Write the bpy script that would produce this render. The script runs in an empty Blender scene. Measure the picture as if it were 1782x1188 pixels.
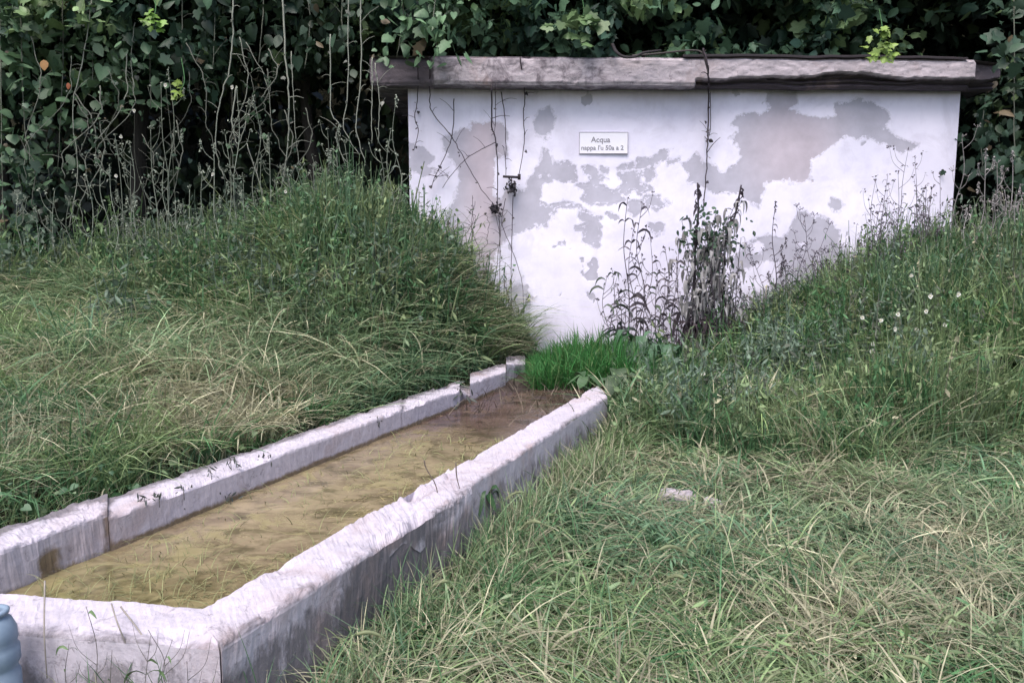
import bpy, math, random
import numpy as np
from mathutils import noise, Vector

random.seed(7)
RNG = np.random.default_rng(7)
C = bpy.context.scene.collection

# ------------------------------------------------------------------ camera, light, exposure
F = 1287.0; CX, CY = 891.0, 594.0
EYE = 1.6
PITCH = math.atan(154 / F)
cam_d = bpy.data.cameras.new('camera'); cam = bpy.data.objects.new('camera', cam_d); C.objects.link(cam)
cam_d.sensor_width = 36.0; cam_d.lens = 36.0 * F / 1782.0
cam_d.clip_start = 0.05; cam_d.clip_end = 2000
cam.location = (0, 0, EYE); cam.rotation_euler = (math.pi / 2 - PITCH, 0, 0)
bpy.context.scene.camera = cam

SUN_EL, SUN_AZ = math.radians(62), math.radians(200)      # azimuth from +Y clockwise: high, behind the camera
w = bpy.data.worlds.new('World'); bpy.context.scene.world = w; w.use_nodes = True
nt = w.node_tree; bg = nt.nodes['Background']
sky = nt.nodes.new('ShaderNodeTexSky'); sky.sky_type = 'NISHITA'; sky.sun_disc = False
sky.sun_elevation = SUN_EL; sky.sun_rotation = SUN_AZ
sky.air_density = 1.0; sky.dust_density = 4.0; sky.ozone_density = 1.0
nt.links.new(sky.outputs[0], bg.inputs[0]); bg.inputs[1].default_value = 0.12
sd = bpy.data.lights.new('sun', 'SUN'); so = bpy.data.objects.new('sun', sd); C.objects.link(so)
sd.energy = 1.5; sd.angle = math.radians(40); sd.color = (1.0, 0.95, 0.93)
sdir = Vector((math.sin(SUN_AZ) * math.cos(SUN_EL), math.cos(SUN_AZ) * math.cos(SUN_EL), math.sin(SUN_EL)))
so.rotation_euler = (-sdir).to_track_quat('-Z', 'Y').to_euler()
vs = bpy.context.scene.view_settings
vs.view_transform = 'Standard'; vs.look = 'None'; vs.gamma = 1.0; vs.use_curve_mapping = False
vs.exposure = 1.1

# ------------------------------------------------------------------ helpers
def P(px, py, Y):
    """point at distance Y (along +Y) seen at photo pixel px, py"""
    a = (px - CX) / F; b = -(py - CY) / F
    c, s = math.cos(PITCH), math.sin(PITCH)
    d = (a, c + b * s, -s + b * c); k = Y / d[1]
    return np.array([d[0] * k, Y, EYE + d[2] * k])
def Gp(px, py, z):
    a = (px - CX) / F; b = -(py - CY) / F
    c, s = math.cos(PITCH), math.sin(PITCH)
    d = (a, c + b * s, -s + b * c); k = (z - EYE) / d[2]
    return np.array([d[0] * k, d[1] * k, z])

def lin(r, g, b):
    f = lambda v: (v / 255 / 12.92) if v <= 10 else ((v / 255 + .055) / 1.055) ** 2.4
    return np.array([f(r), f(g), f(b)])

def sst(a, b, x):
    t = np.clip((np.asarray(x, float) - a) / (b - a), 0, 1); return t * t * (3 - 2 * t)

_perm = np.random.default_rng(3).random((64, 64))
def vn(x, y, sc=1.0, oct=3, off=0.0):
    """cheap vectorised value noise 0..1"""
    x = np.asarray(x, float) * sc + off; y = np.asarray(y, float) * sc + off * 1.7
    tot = 0; amp = 1; nrm = 0
    for _ in range(oct):
        xi = np.floor(x).astype(int); yi = np.floor(y).astype(int)
        fx = x - xi; fy = y - yi; fx = fx * fx * (3 - 2 * fx); fy = fy * fy * (3 - 2 * fy)
        g = lambda i, j: _perm[(xi + i) % 64, (yi + j) % 64]
        tot = tot + amp * ((g(0, 0) * (1 - fx) + g(1, 0) * fx) * (1 - fy) + (g(0, 1) * (1 - fx) + g(1, 1) * fx) * fy)
        nrm += amp; amp *= .5; x = x * 2.03 + 5.1; y = y * 2.03 + 9.7
    return tot / nrm

# trough frame: d along, n across
A23 = math.radians(23)
DX, DY = math.sin(A23), math.cos(A23); NX, NY = DY, -DX
def st(s, t): return np.array([s * DX + t * NX, s * DY + t * NY])

WY0, WY1 = 9.80, 9.98          # front wall line of the pump house, left and right end
WX0, WX1 = -1.335, 5.86
def wall_y(x): return WY0 + (np.asarray(x, float) - WX0) / (WX1 - WX0) * (WY1 - WY0)

def H(x, y):
    x = np.asarray(x, float); y = np.asarray(y, float)
    t = x * NX + y * NY; d = -3.2 - t; s = x * DX + y * DY
    left = sst(-.02, .35, d) * .27 + np.clip(d, 0, 8) * .118 * sst(0, 1.2, d)
    left = left + 1.22 * np.exp(-((x + 1.95) / 1.38) ** 2 - ((y - 9.4) / 1.7) ** 2) * sst(0, .8, d)
    right = 1.25 * sst(1.7, 6.0, x) * sst(4.8, 8.8, y) + .5 * sst(6, 9, x)
    left = left + .45 * np.exp(-((x + 4.4) / 1.6) ** 2 - ((y - 9.9) / 1.3) ** 2) * sst(0, .8, d)
    bump = (vn(x, y, 1.3, 3, 4.0) - .5) * .09 + (vn(x, y, .9, 2, 14.0) - .5) * .45 * sst(5.8, 7.5, y) * sst(.2, .9, np.abs(t + 2.4) - .9)
    inside = (t > -3.05) & (t < -1.8) & (s > 1.6) & (s < 7.9)
    h = left + right + bump
    back = sst(12.3, 16.5, y + .25 * np.sin(x * .8)) * 6.5
    far = sst(16, 60, y) * 6
    return np.where(inside, np.minimum(h, -.05), h) + back + far

class Geo:
    def __init__(s): s.v = []; s.q = []; s.t = []; s.c = []; s.n = 0
    def add(s, v, q=None, t=None, col=(1, 1, 1)):
        v = np.asarray(v, float).reshape(-1, 3); m = len(v)
        s.v.append(v)
        if q is not None and len(q): s.q.append(np.asarray(q, int).reshape(-1, 4) + s.n)
        if t is not None and len(t): s.t.append(np.asarray(t, int).reshape(-1, 3) + s.n)
        col = np.asarray(col, float)
        if col.ndim == 1: col = np.tile(col, (m, 1))
        s.c.append(col); s.n += m
    def build(s, name, mat, parent=None, smooth=True, local=False):
        V = np.concatenate(s.v) if s.v else np.zeros((0, 3)); Cc = np.concatenate(s.c)
        q = np.concatenate(s.q) if s.q else np.zeros((0, 4), int); t = np.concatenate(s.t) if s.t else np.zeros((0, 3), int)
        if parent is not None and not local: V = V - np.array(parent.location)
        me = bpy.data.meshes.new(name)
        me.vertices.add(len(V)); me.vertices.foreach_set('co', V.astype(np.float32).ravel())
        lo = np.concatenate([q.ravel(), t.ravel()]).astype(np.int32)
        me.loops.add(len(lo)); me.loops.foreach_set('vertex_index', lo)
        ls = np.concatenate([np.arange(len(q)) * 4, len(q) * 4 + np.arange(len(t)) * 3]).astype(np.int32)
        me.polygons.add(len(ls)); me.polygons.foreach_set('loop_start', ls)
        me.polygons.foreach_set('use_smooth', np.full(len(ls), smooth))
        me.update(calc_edges=True); me.validate()
        at = me.color_attributes.new('tint', 'FLOAT_COLOR', 'POINT')
        at.data.foreach_set('color', np.concatenate([Cc, np.ones((len(Cc), 1))], 1).astype(np.float32).ravel())
        me.materials.append(mat)
        o = bpy.data.objects.new(name, me); C.objects.link(o)
        if parent is not None: o.parent = parent
        return o

def tag(o, label=None, cat=None, group=None, kind=None):
    if label: o['label'] = label
    if cat: o['category'] = cat
    if group: o['group'] = group
    if kind: o['kind'] = kind
    return o
def thing(name, label, cat, loc=(0, 0, 0), group=None):
    o = bpy.data.objects.new(name, None); C.objects.link(o); o.location = tuple(float(v) for v in loc)
    o.empty_display_size = .1
    return tag(o, label, cat, group)

def tube(g, pts, r, col, sides=5, r1=None):
    pts = np.asarray(pts, float); n = len(pts)
    rr = np.linspace(r, r if r1 is None else r1, n) if np.isscalar(r) else np.asarray(r)
    T = np.gradient(pts, axis=0); T /= np.linalg.norm(T, axis=1, keepdims=True) + 1e-9
    ref = np.array([.13, .97, .2]); U = np.cross(T, ref); U /= np.linalg.norm(U, axis=1, keepdims=True) + 1e-9
    W = np.cross(T, U)
    a = np.arange(sides) * 2 * math.pi / sides
    V = (pts[:, None] + rr[:, None, None] * (np.cos(a)[None, :, None] * U[:, None] + np.sin(a)[None, :, None] * W[:, None])).reshape(-1, 3)
    i, j = np.meshgrid(np.arange(n - 1), np.arange(sides), indexing='ij'); i = i.ravel(); j = j.ravel(); k = (j + 1) % sides
    q = np.stack([i * sides + j, i * sides + k, (i + 1) * sides + k, (i + 1) * sides + j], 1)
    tr = []
    for base, rev in ((0, True), ((n - 1) * sides, False)):
        for m in range(1, sides - 1):
            tr.append((base, base + m + 1, base + m) if rev else (base, base + m, base + m + 1))
    g.add(V, q, tr, col)

def smooth_path(pts, n=6):
    """Catmull-Rom through points"""
    p = [np.asarray(a, float) for a in pts]
    p = [2 * p[0] - p[1]] + p + [2 * p[-1] - p[-2]]
    out = []
    for i in range(1, len(p) - 2):
        for k in range(n):
            t = k / n
            out.append(.5 * ((2 * p[i]) + (-p[i - 1] + p[i + 1]) * t + (2 * p[i - 1] - 5 * p[i] + 4 * p[i + 1] - p[i + 2]) * t * t + (-p[i - 1] + 3 * p[i] - 3 * p[i + 1] + p[i + 2]) * t ** 3))
    out.append(p[-2]); return np.array(out)

def ribbon(g, pts, w, col, up=None, fold=.0):
    """a lance leaf along pts, widths w (array)"""
    pts = np.asarray(pts, float); n = len(pts)
    T = np.gradient(pts, axis=0); T /= np.linalg.norm(T, axis=1, keepdims=True) + 1e-9
    ref = np.array(up if up is not None else [random.uniform(-1, 1), random.uniform(-1, 1), .6])
    S = np.cross(T, ref); S /= np.linalg.norm(S, axis=1, keepdims=True) + 1e-9
    N = np.cross(S, T); w = np.asarray(w)[:, None]
    V = np.stack([pts - S * w + N * w * fold, pts, pts + S * w + N * w * fold], 1).reshape(-1, 3)
    q = []
    for i in range(n - 1):
        q += [(i * 3, i * 3 + 1, i * 3 + 4, i * 3 + 3), (i * 3 + 1, i * 3 + 2, i * 3 + 5, i * 3 + 4)]
    g.add(V, q, None, col)

def blades(g, root, h, wd, lean, bend, col, segs=4, ang=None, tipcol=None, shape='blade', sag=.55):
    """many grass blades at once"""
    N = len(root); root = np.asarray(root, float)
    h = np.broadcast_to(h, N); wd = np.broadcast_to(wd, N) * np.clip(np.abs(root[:, 1]) / 3.6, .9, 2.4); lean = np.broadcast_to(lean, N); bend = np.broadcast_to(bend, N)
    if ang is None: ang = RNG.uniform(0, 2 * math.pi, N)
    D = np.stack([np.cos(ang), np.sin(ang), 0 * ang], 1)
    tw = ang + math.pi / 2 + RNG.normal(0, .7, N)
    S = np.stack([np.cos(tw), np.sin(tw), RNG.normal(0, .15, N)], 1)
    col = np.broadcast_to(col, (N, 3)); tipcol = col if tipcol is None else np.broadcast_to(tipcol, (N, 3))
    V = np.zeros((N, segs + 1, 2, 3)); K = np.zeros((N, segs + 1, 2, 3))
    for k in range(segs + 1):
        t = k / segs
        hor = h * (lean * t + bend * t * t); ver = h * (t - np.minimum(bend, 1.3) * sag * t ** 2.4)
        p = root + D * hor[:, None]; p[:, 2] += ver
        if shape == 'blade': f = (1 - t) ** .6 * (.75 + .5 * t) + .04
        elif shape == 'stem': f = 1 - .5 * t
        else: f = math.sin(math.pi * min(.98, .08 + t * .92)) + .05
        ww = (wd * f * .5)[:, None]
        V[:, k, 0] = p - S * ww; V[:, k, 1] = p + S * ww
        cc = col * (1 - t) + tipcol * t
        K[:, k, 0] = cc; K[:, k, 1] = cc
    base = (np.arange(N) * (segs + 1) * 2)[:, None, None]
    kk = (np.arange(segs) * 2)[None, :, None]
    q = base + kk + np.array([0, 1, 3, 2])[None, None]
    g.add(V.reshape(-1, 3), q.reshape(-1, 4), None, K.reshape(-1, 3))

# leaf outlines, stalk at origin, tip at +y, length 1 (x, y, lift)
def _half(pts):
    L = [(-x, y) for x, y in pts[::-1] if x > 0]
    return pts + L
OV = _half([(0, 0), (.22, .12), (.34, .34), (.30, .6), (.14, .85), (0, 1.0)])
LB = _half([(0, 0.05), (.26, -.06), (.46, .14), (.36, .32), (.58, .56), (.30, .60), (.22, .80), (0, 1.05)])
HT = _half([(0, .06), (.24, -.05), (.42, .12), (.40, .36), (.24, .66), (0, 1.0)])
LN = _half([(0, 0), (.09, .25), (.12, .5), (.07, .78), (0, 1.0)])
def leaves(g, pos, size, col, shape=OV, pitch=(.2, .6), face=None, facejit=.9, cup=.18):
    """scatter leaves: pos (N,3). Leaves hang with the blade roughly facing out (face = heading angle)"""
    N = len(pos); size = np.broadcast_to(size, N)
    pts = np.array(shape); m = len(pts)
    ang = (RNG.uniform(0, 2 * math.pi, N) if face is None else face + RNG.normal(0, facejit, N))
    # local frame: n = outward normal, d = tip direction (down and outward), s = side
    el = RNG.normal(pitch[0], pitch[1], N)                 # elevation of the normal
    n = np.stack([np.cos(ang) * np.cos(el), np.sin(ang) * np.cos(el), np.sin(el)], 1)
    down = np.tile(np.array([0, 0, -1.0]), (N, 1)) + RNG.normal(0, .55, (N, 3))
    d = down - n * np.sum(down * n, 1, keepdims=True); d /= np.linalg.norm(d, axis=1, keepdims=True) + 1e-9
    s = np.cross(n, d)
    ctr = np.array([[0, .45]])
    P2 = np.concatenate([ctr, pts])                         # centre + rim
    lift = -cup * (np.abs(P2[:, 0]) * 1.2 + (P2[:, 1] - .4) ** 2 * .6)
    lift[0] = 0
    asp = RNG.uniform(.75, 1.15, N)
    cr_ = RNG.normal(1.2, 1.4, N)
    V = pos[:, None] + size[:, None, None] * (s[:, None] * (P2[None, :, 0] * asp[:, None])[..., None] + d[:, None] * P2[None, :, 1, None] + n[:, None] * (lift[None, :] * cr_[:, None])[..., None])
    base = (np.arange(N) * (m + 1))[:, None, None]
    tri = np.array([(0, 1 + i, 1 + (i + 1) % m) for i in range(m)])
    col = np.broadcast_to(col, (N, 3))
    K = np.repeat(col, m + 1, 0).reshape(N, m + 1, 3).copy(); K[:, 0] *= 1.12
    g.add(V.reshape(-1, 3), None, (base + tri[None]).reshape(-1, 3), K.reshape(-1, 3))

ORD = ['first', 'second', 'third', 'fourth', 'fifth', 'sixth', 'seventh', 'eighth', 'ninth', 'tenth', 'eleventh', 'twelfth', 'thirteenth', 'fourteenth', 'fifteenth', 'sixteenth', 'seventeenth', 'eighteenth', 'nineteenth', 'twentieth', 'twenty first', 'twenty second', 'twenty third', 'twenty fourth', 'twenty fifth', 'twenty sixth', 'twenty seventh', 'twenty eighth', 'twenty ninth', 'thirtieth', 'thirty first']
def nth(xs, v): return ORD[sorted(xs).index(v)]

# ------------------------------------------------------------------ materials
def newmat(name):
    m = bpy.data.materials.new(name); m.use_nodes = True
    return m, m.node_tree, m.node_tree.nodes['Principled BSDF']
def N_(nt, t, **kw):
    n = nt.nodes.new(t)
    for k, v in kw.items():
        if k in ('op',): n.operation = v
        else: setattr(n, k, v)
    return n
def nz(nt, scale, detail=4, vec=None, rough=.6, dist=0):
    n = nt.nodes.new('ShaderNodeTexNoise'); n.inputs['Scale'].default_value = scale; n.inputs['Detail'].default_value = detail
    n.inputs['Roughness'].default_value = rough; n.inputs['Distortion'].default_value = dist
    if vec is not None: nt.links.new(vec, n.inputs['Vector'])
    return n
def ramp(nt, fac, stops):
    r = nt.nodes.new('ShaderNodeValToRGB'); e = r.color_ramp.elements
    while len(e) < len(stops): e.new(.5)
    for i, (p, c) in enumerate(stops):
        e[i].position = p; e[i].color = (*c, 1) if not np.isscalar(c) else (c, c, c, 1)
    nt.links.new(fac, r.inputs[0]); return r
def mixc(nt, fac, a, b, mode='MIX'):
    m = nt.nodes.new('ShaderNodeMix'); m.data_type = 'RGBA'; m.blend_type = mode
    for inp, v in ((m.inputs[0], fac), (m.inputs[6], a), (m.inputs[7], b)):
        if hasattr(v, 'is_output') or isinstance(v, bpy.types.NodeSocket): nt.links.new(v, inp)
        elif np.isscalar(v): inp.default_value = v
        else: inp.default_value = (*[float(q) for q in v], 1)
    return m.outputs[2]
def math_(nt, op, a, b=None, clamp=False):
    m = nt.nodes.new('ShaderNodeMath'); m.operation = op; m.use_clamp = clamp
    for i, v in enumerate((a, b)):
        if v is None: continue
        if isinstance(v, bpy.types.NodeSocket): nt.links.new(v, m.inputs[i])
        else: m.inputs[i].default_value = v
    return m.outputs[0]

def leaf_mat(name, transl=.3, rough=.55, var=.25, gloss=.35):
    m, nt, b = newmat(name)
    at = nt.nodes.new('ShaderNodeAttribute'); at.attribute_name = 'tint'
    tc = nt.nodes.new('ShaderNodeTexCoord')
    n = nz(nt, 26, 4, tc.outputs['Object'], .7)
    r = ramp(nt, n.outputs['Fac'], [(.3, 1 - var), (.7, 1 + var)])
    r.color_ramp.elements[1].color = (1, 1, 1, 1)
    c = mixc(nt, 1.0, at.outputs['Color'], r.outputs[0], 'MULTIPLY')
    nt.links.new(c, b.inputs['Base Color']); b.inputs['Roughness'].default_value = rough
    b.inputs['Specular IOR Level'].default_value = gloss
    tr = nt.nodes.new('ShaderNodeBsdfTranslucent'); nt.links.new(c, tr.inputs['Color'])
    mx = nt.nodes.new('ShaderNodeMixShader'); mx.inputs[0].default_value = transl
    nt.links.new(b.outputs[0], mx.inputs[1]); nt.links.new(tr.outputs[0], mx.inputs[2])
    nt.links.new(mx.outputs[0], nt.nodes['Material Output'].inputs[0])
    return m
M_GRASS = leaf_mat('grass_blades', .28, .6)
M_LEAF = leaf_mat('leaf', .18, .5, gloss=.45)
M_DRY = leaf_mat('dry_plant', .08, .8, gloss=.15)
M_PETAL = leaf_mat('petal', .3, .7, .05)
M_SIGN = leaf_mat('enamel', 0, .35, .04)

def bark_mat():
    m, nt, b = newmat('bark'); tc = nt.nodes.new('ShaderNodeTexCoord')
    mp = nt.nodes.new('ShaderNodeMapping'); mp.inputs['Scale'].default_value = (1, 1, .2); nt.links.new(tc.outputs['Object'], mp.inputs[0])
    n = nz(nt, 14, 6, mp.outputs[0])
    nt.links.new(ramp(nt, n.outputs['Fac'], [(.3, (.012, .010, .009)), (.7, (.05, .043, .038))]).outputs[0], b.inputs['Base Color'])
    b.inputs['Roughness'].default_value = .9
    bu = nt.nodes.new('ShaderNodeBump'); bu.inputs['Strength'].default_value = .8; nt.links.new(n.outputs['Fac'], bu.inputs['Height']); nt.links.new(bu.outputs[0], b.inputs['Normal'])
    return m
M_BARK = bark_mat()

def soil_mat():
    m, nt, b = newmat('soil'); tc = nt.nodes.new('ShaderNodeTexCoord')
    n = nz(nt, 1.2, 6, tc.outputs['Object']); n2 = nz(nt, 30, 5, tc.outputs['Object'])
    c1 = ramp(nt, n.outputs['Fac'], [(.35, (.016, .018, .010)), (.65, (.045, .042, .026))])
    c = mixc(nt, .6, c1.outputs[0], ramp(nt, n2.outputs['Fac'], [(.3, .35), (.75, 1.0)]).outputs[0], 'MULTIPLY')
    nt.links.new(c, b.inputs['Base Color']); b.inputs['Roughness'].default_value = .95; b.inputs['Specular IOR Level'].default_value = .1
    bu = nt.nodes.new('ShaderNodeBump'); bu.inputs['Distance'].default_value = .03; nt.links.new(n2.outputs['Fac'], bu.inputs['Height']); nt.links.new(bu.outputs[0], b.inputs['Normal'])
    return m

def plaster_mat():
    """front wall: 'tint'.r = peel field (0.5 = edge), .g = pinkness, .b = staining plus painted shadow under the slab"""
    m, nt, b = newmat('limewashed_render'); tc = nt.nodes.new('ShaderNodeTexCoord'); O = tc.outputs['Object']
    at = nt.nodes.new('ShaderNodeAttribute'); at.attribute_name = 'tint'
    sp = nt.nodes.new('ShaderNodeSeparateColor'); nt.links.new(at.outputs['Color'], sp.inputs[0])
    fine = nz(nt, 14, 6, O, .65)
    crs = nz(nt, 4.5, 6, O, .7, .4)
    f = math_(nt, 'ADD', sp.outputs[0], math_(nt, 'MULTIPLY', math_(nt, 'SUBTRACT', fine.outputs['Fac'], .5), .75))
    f = math_(nt, 'ADD', f, math_(nt, 'MULTIPLY', math_(nt, 'SUBTRACT', crs.outputs['Fac'], .5), .62))
    mask = ramp(nt, f, [(.47, 0), (.53, 1)])
    big = nz(nt, .8, 5, O); mid = nz(nt, 5, 6, O)
    white = mixc(nt, 1.0, (.85, .82, .97), ramp(nt, big.outputs['Fac'], [(.3, (.86, .86, .88)), (.62, (1, 1, 1))]).outputs[0], 'MULTIPLY')
    white = mixc(nt, 1.0, white, ramp(nt, mid.outputs['Fac'], [(.25, (.90, .89, .91)), (.5, (1, 1, 1))]).outputs[0], 'MULTIPLY')
    mp = nt.nodes.new('ShaderNodeMapping'); mp.inputs['Scale'].default_value = (6, 6, .7); nt.links.new(O, mp.inputs[0])
    strk = nz(nt, 2.2, 5, mp.outputs[0])
    stain_shade = math_(nt, 'MULTIPLY', sp.outputs[2], ramp(nt, strk.outputs['Fac'], [(.25, .45), (.7, 1)]).outputs[0])
    white = mixc(nt, stain_shade, white, (.36, .33, .38))
    grey = mixc(nt, ramp(nt, big.outputs['Fac'], [(.35, 0), (.65, 1)]).outputs[0], (.45, .435, .52), (.52, .505, .60))
    grey = mixc(nt, sp.outputs[1], grey, (.55, .475, .54))
    grey = mixc(nt, 1.0, grey, ramp(nt, mid.outputs['Fac'], [(.3, (.86, .86, .86)), (.7, (1.04, 1.04, 1.04))]).outputs[0], 'MULTIPLY')
    sm = nz(nt, 2.1, 7, O, .68, .5); white = mixc(nt, ramp(nt, sm.outputs['Fac'], [(.50, 0), (.64, .34)]).outputs[0], white, (.56, .53, .64))
    c = mixc(nt, mask.outputs[0], white, grey)
    rim = ramp(nt, f, [(.40, 0), (.455, .5), (.47, 0)]); c = mixc(nt, rim.outputs[0], c, (.40, .37, .43))
    nt.links.new(c, b.inputs['Base Color']); b.inputs['Roughness'].default_value = .92; b.inputs['Specular IOR Level'].default_value = .2
    hgt = math_(nt, 'ADD', math_(nt, 'MULTIPLY', mask.outputs[0], -.6), math_(nt, 'MULTIPLY', fine.outputs['Fac'], .5))
    bu = nt.nodes.new('ShaderNodeBump'); bu.inputs['Distance'].default_value = .004; bu.inputs['Strength'].default_value = .6
    nt.links.new(hgt, bu.inputs['Height']); nt.links.new(bu.outputs[0], b.inputs['Normal'])
    return m

def concrete_mat(name, base=(.52, .47, .52), dark=(.17, .145, .165), stain_attr=True, scale=1.0):
    """'tint'.r = dirt amount with leaf shade at slab ends, .g = brown waterline staining, .b = peeled grey face"""
    m, nt, b = newmat(name); tc = nt.nodes.new('ShaderNodeTexCoord'); O = tc.outputs['Object']
    at = nt.nodes.new('ShaderNodeAttribute'); at.attribute_name = 'tint'
    sp = nt.nodes.new('ShaderNodeSeparateColor'); nt.links.new(at.outputs['Color'], sp.inputs[0])
    a = nz(nt, 3 * scale, 7, O, .65); f = nz(nt, 26 * scale, 6, O, .7); bl = nz(nt, 7 * scale, 8, O, .75, .8)
    mp = nt.nodes.new('ShaderNodeMapping'); mp.inputs['Scale'].default_value = (4, 4, 2.0); nt.links.new(O, mp.inputs[0])
    st_ = nz(nt, 2.0 * scale, 8, mp.outputs[0], .75)
    c = mixc(nt, ramp(nt, a.outputs['Fac'], [(.35, 0), (.7, .5)]).outputs[0], base, [v * .72 for v in base])
    c = mixc(nt, 1.0, c, ramp(nt, f.outputs['Fac'], [(.25, (.80, .79, .80)), (.6, (1, 1, 1))]).outputs[0], 'MULTIPLY')
    # peeled / weathered face
    pm = math_(nt, 'ADD', sp.outputs[2], math_(nt, 'MULTIPLY', math_(nt, 'SUBTRACT', st_.outputs['Fac'], .5), 1.5))
    pm = ramp(nt, pm, [(.42, 0), (.66, 1)])
    c = mixc(nt, pm.outputs[0], c, mixc(nt, st_.outputs['Fac'], [v * .8 for v in dark], [v * 2.1 for v in dark]))
    # dirt
    dm = math_(nt, 'ADD', sp.outputs[0], math_(nt, 'MULTIPLY', math_(nt, 'SUBTRACT', bl.outputs['Fac'], .5), 1.3))
    dm = ramp(nt, dm, [(.34, 0), (.62, .9)])
    pit = nz(nt, 70 * scale, 3, O, .5); pm2 = ramp(nt, pit.outputs['Fac'], [(.24, .72), (.33, 1)])
    c = mixc(nt, 1.0, c, pm2.outputs[0], 'MULTIPLY')
    c = mixc(nt, dm.outputs[0], c, dark)
    bm = math_(nt, 'ADD', sp.outputs[1], math_(nt, 'MULTIPLY', math_(nt, 'SUBTRACT', bl.outputs['Fac'], .5), .7))
    c = mixc(nt, ramp(nt, bm, [(.42, 0), (.62, .92)]).outputs[0], c, mixc(nt, f.outputs['Fac'], (.07, .045, .02), (.24, .175, .09)))
    wn = nz(nt, 1.7 * scale, 6, O, .7, .7); c = mixc(nt, ramp(nt, wn.outputs['Fac'], [(.52, 0), (.68, .6)]).outputs[0], c, [base[0] * .62, base[1] * .50, base[2] * .42])
    ln = nz(nt, 12 * scale, 8, O, .8, 1.2); c = mixc(nt, ramp(nt, ln.outputs['Fac'], [(.57, 0), (.66, .7)]).outputs[0], c, [v * 1.1 for v in dark])
    nt.links.new(c, b.inputs['Base Color']); b.inputs['Roughness'].default_value = .9; b.inputs['Specular IOR Level'].default_value = .25
    bu = nt.nodes.new('ShaderNodeBump'); bu.inputs['Distance'].default_value = .012; bu.inputs['Strength'].default_value = .8
    hh = math_(nt, 'ADD', math_(nt, 'MULTIPLY', f.outputs['Fac'], .35), math_(nt, 'MULTIPLY', pm.outputs[0], -.35))
    hh = math_(nt, 'ADD', hh, math_(nt, 'MULTIPLY', bl.outputs['Fac'], .6))
    nt.links.new(hh, bu.inputs['Height']); nt.links.new(bu.outputs[0], b.inputs['Normal'])
    return m
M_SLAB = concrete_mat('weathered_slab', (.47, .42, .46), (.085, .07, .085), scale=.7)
M_TROUGH = concrete_mat('whitewashed_trough', (.53, .49, .56), (.13, .118, .13))
M_SOIL = soil_mat()

# ------------------------------------------------------------------ ground
def terrain():
    xs = np.concatenate([np.linspace(-300, -12, 24)[:-1], np.linspace(-12, 12, 241), np.linspace(12, 300, 24)[1:]])
    ys = np.concatenate([np.linspace(-120, -2, 14)[:-1], np.linspace(-2, 18, 201), np.linspace(18, 500, 30)[1:]])
    X, Y = np.meshgrid(xs, ys, indexing='ij'); Z = H(X, Y)
    n, m = X.shape; i, j = np.meshgrid(np.arange(n - 1), np.arange(m - 1), indexing='ij')
    i = i.ravel(); j = j.ravel()
    q = np.stack([i * m + j, (i + 1) * m + j, (i + 1) * m + j + 1, i * m + j + 1], 1)
    g = Geo(); g.add(np.stack([X, Y, Z], -1).reshape(-1, 3), q)
    return tag(g.build('ground', M_SOIL), kind='structure')
terrain()

# ------------------------------------------------------------------ pump house
def px2wall(px, py):
    """photo pixel -> (x, z) on the front wall plane"""
    a = (px - CX) / F; b = -(py - CY) / F
    c, s = math.cos(PITCH), math.sin(PITCH); d = (a, c + b * s, -s + b * c)
    k = (WY1 - WY0) / (WX1 - WX0)
    t = (WY0 - k * WX0) / (d[1] - k * d[0])
    return d[0] * t, EYE + d[2] * t

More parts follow.
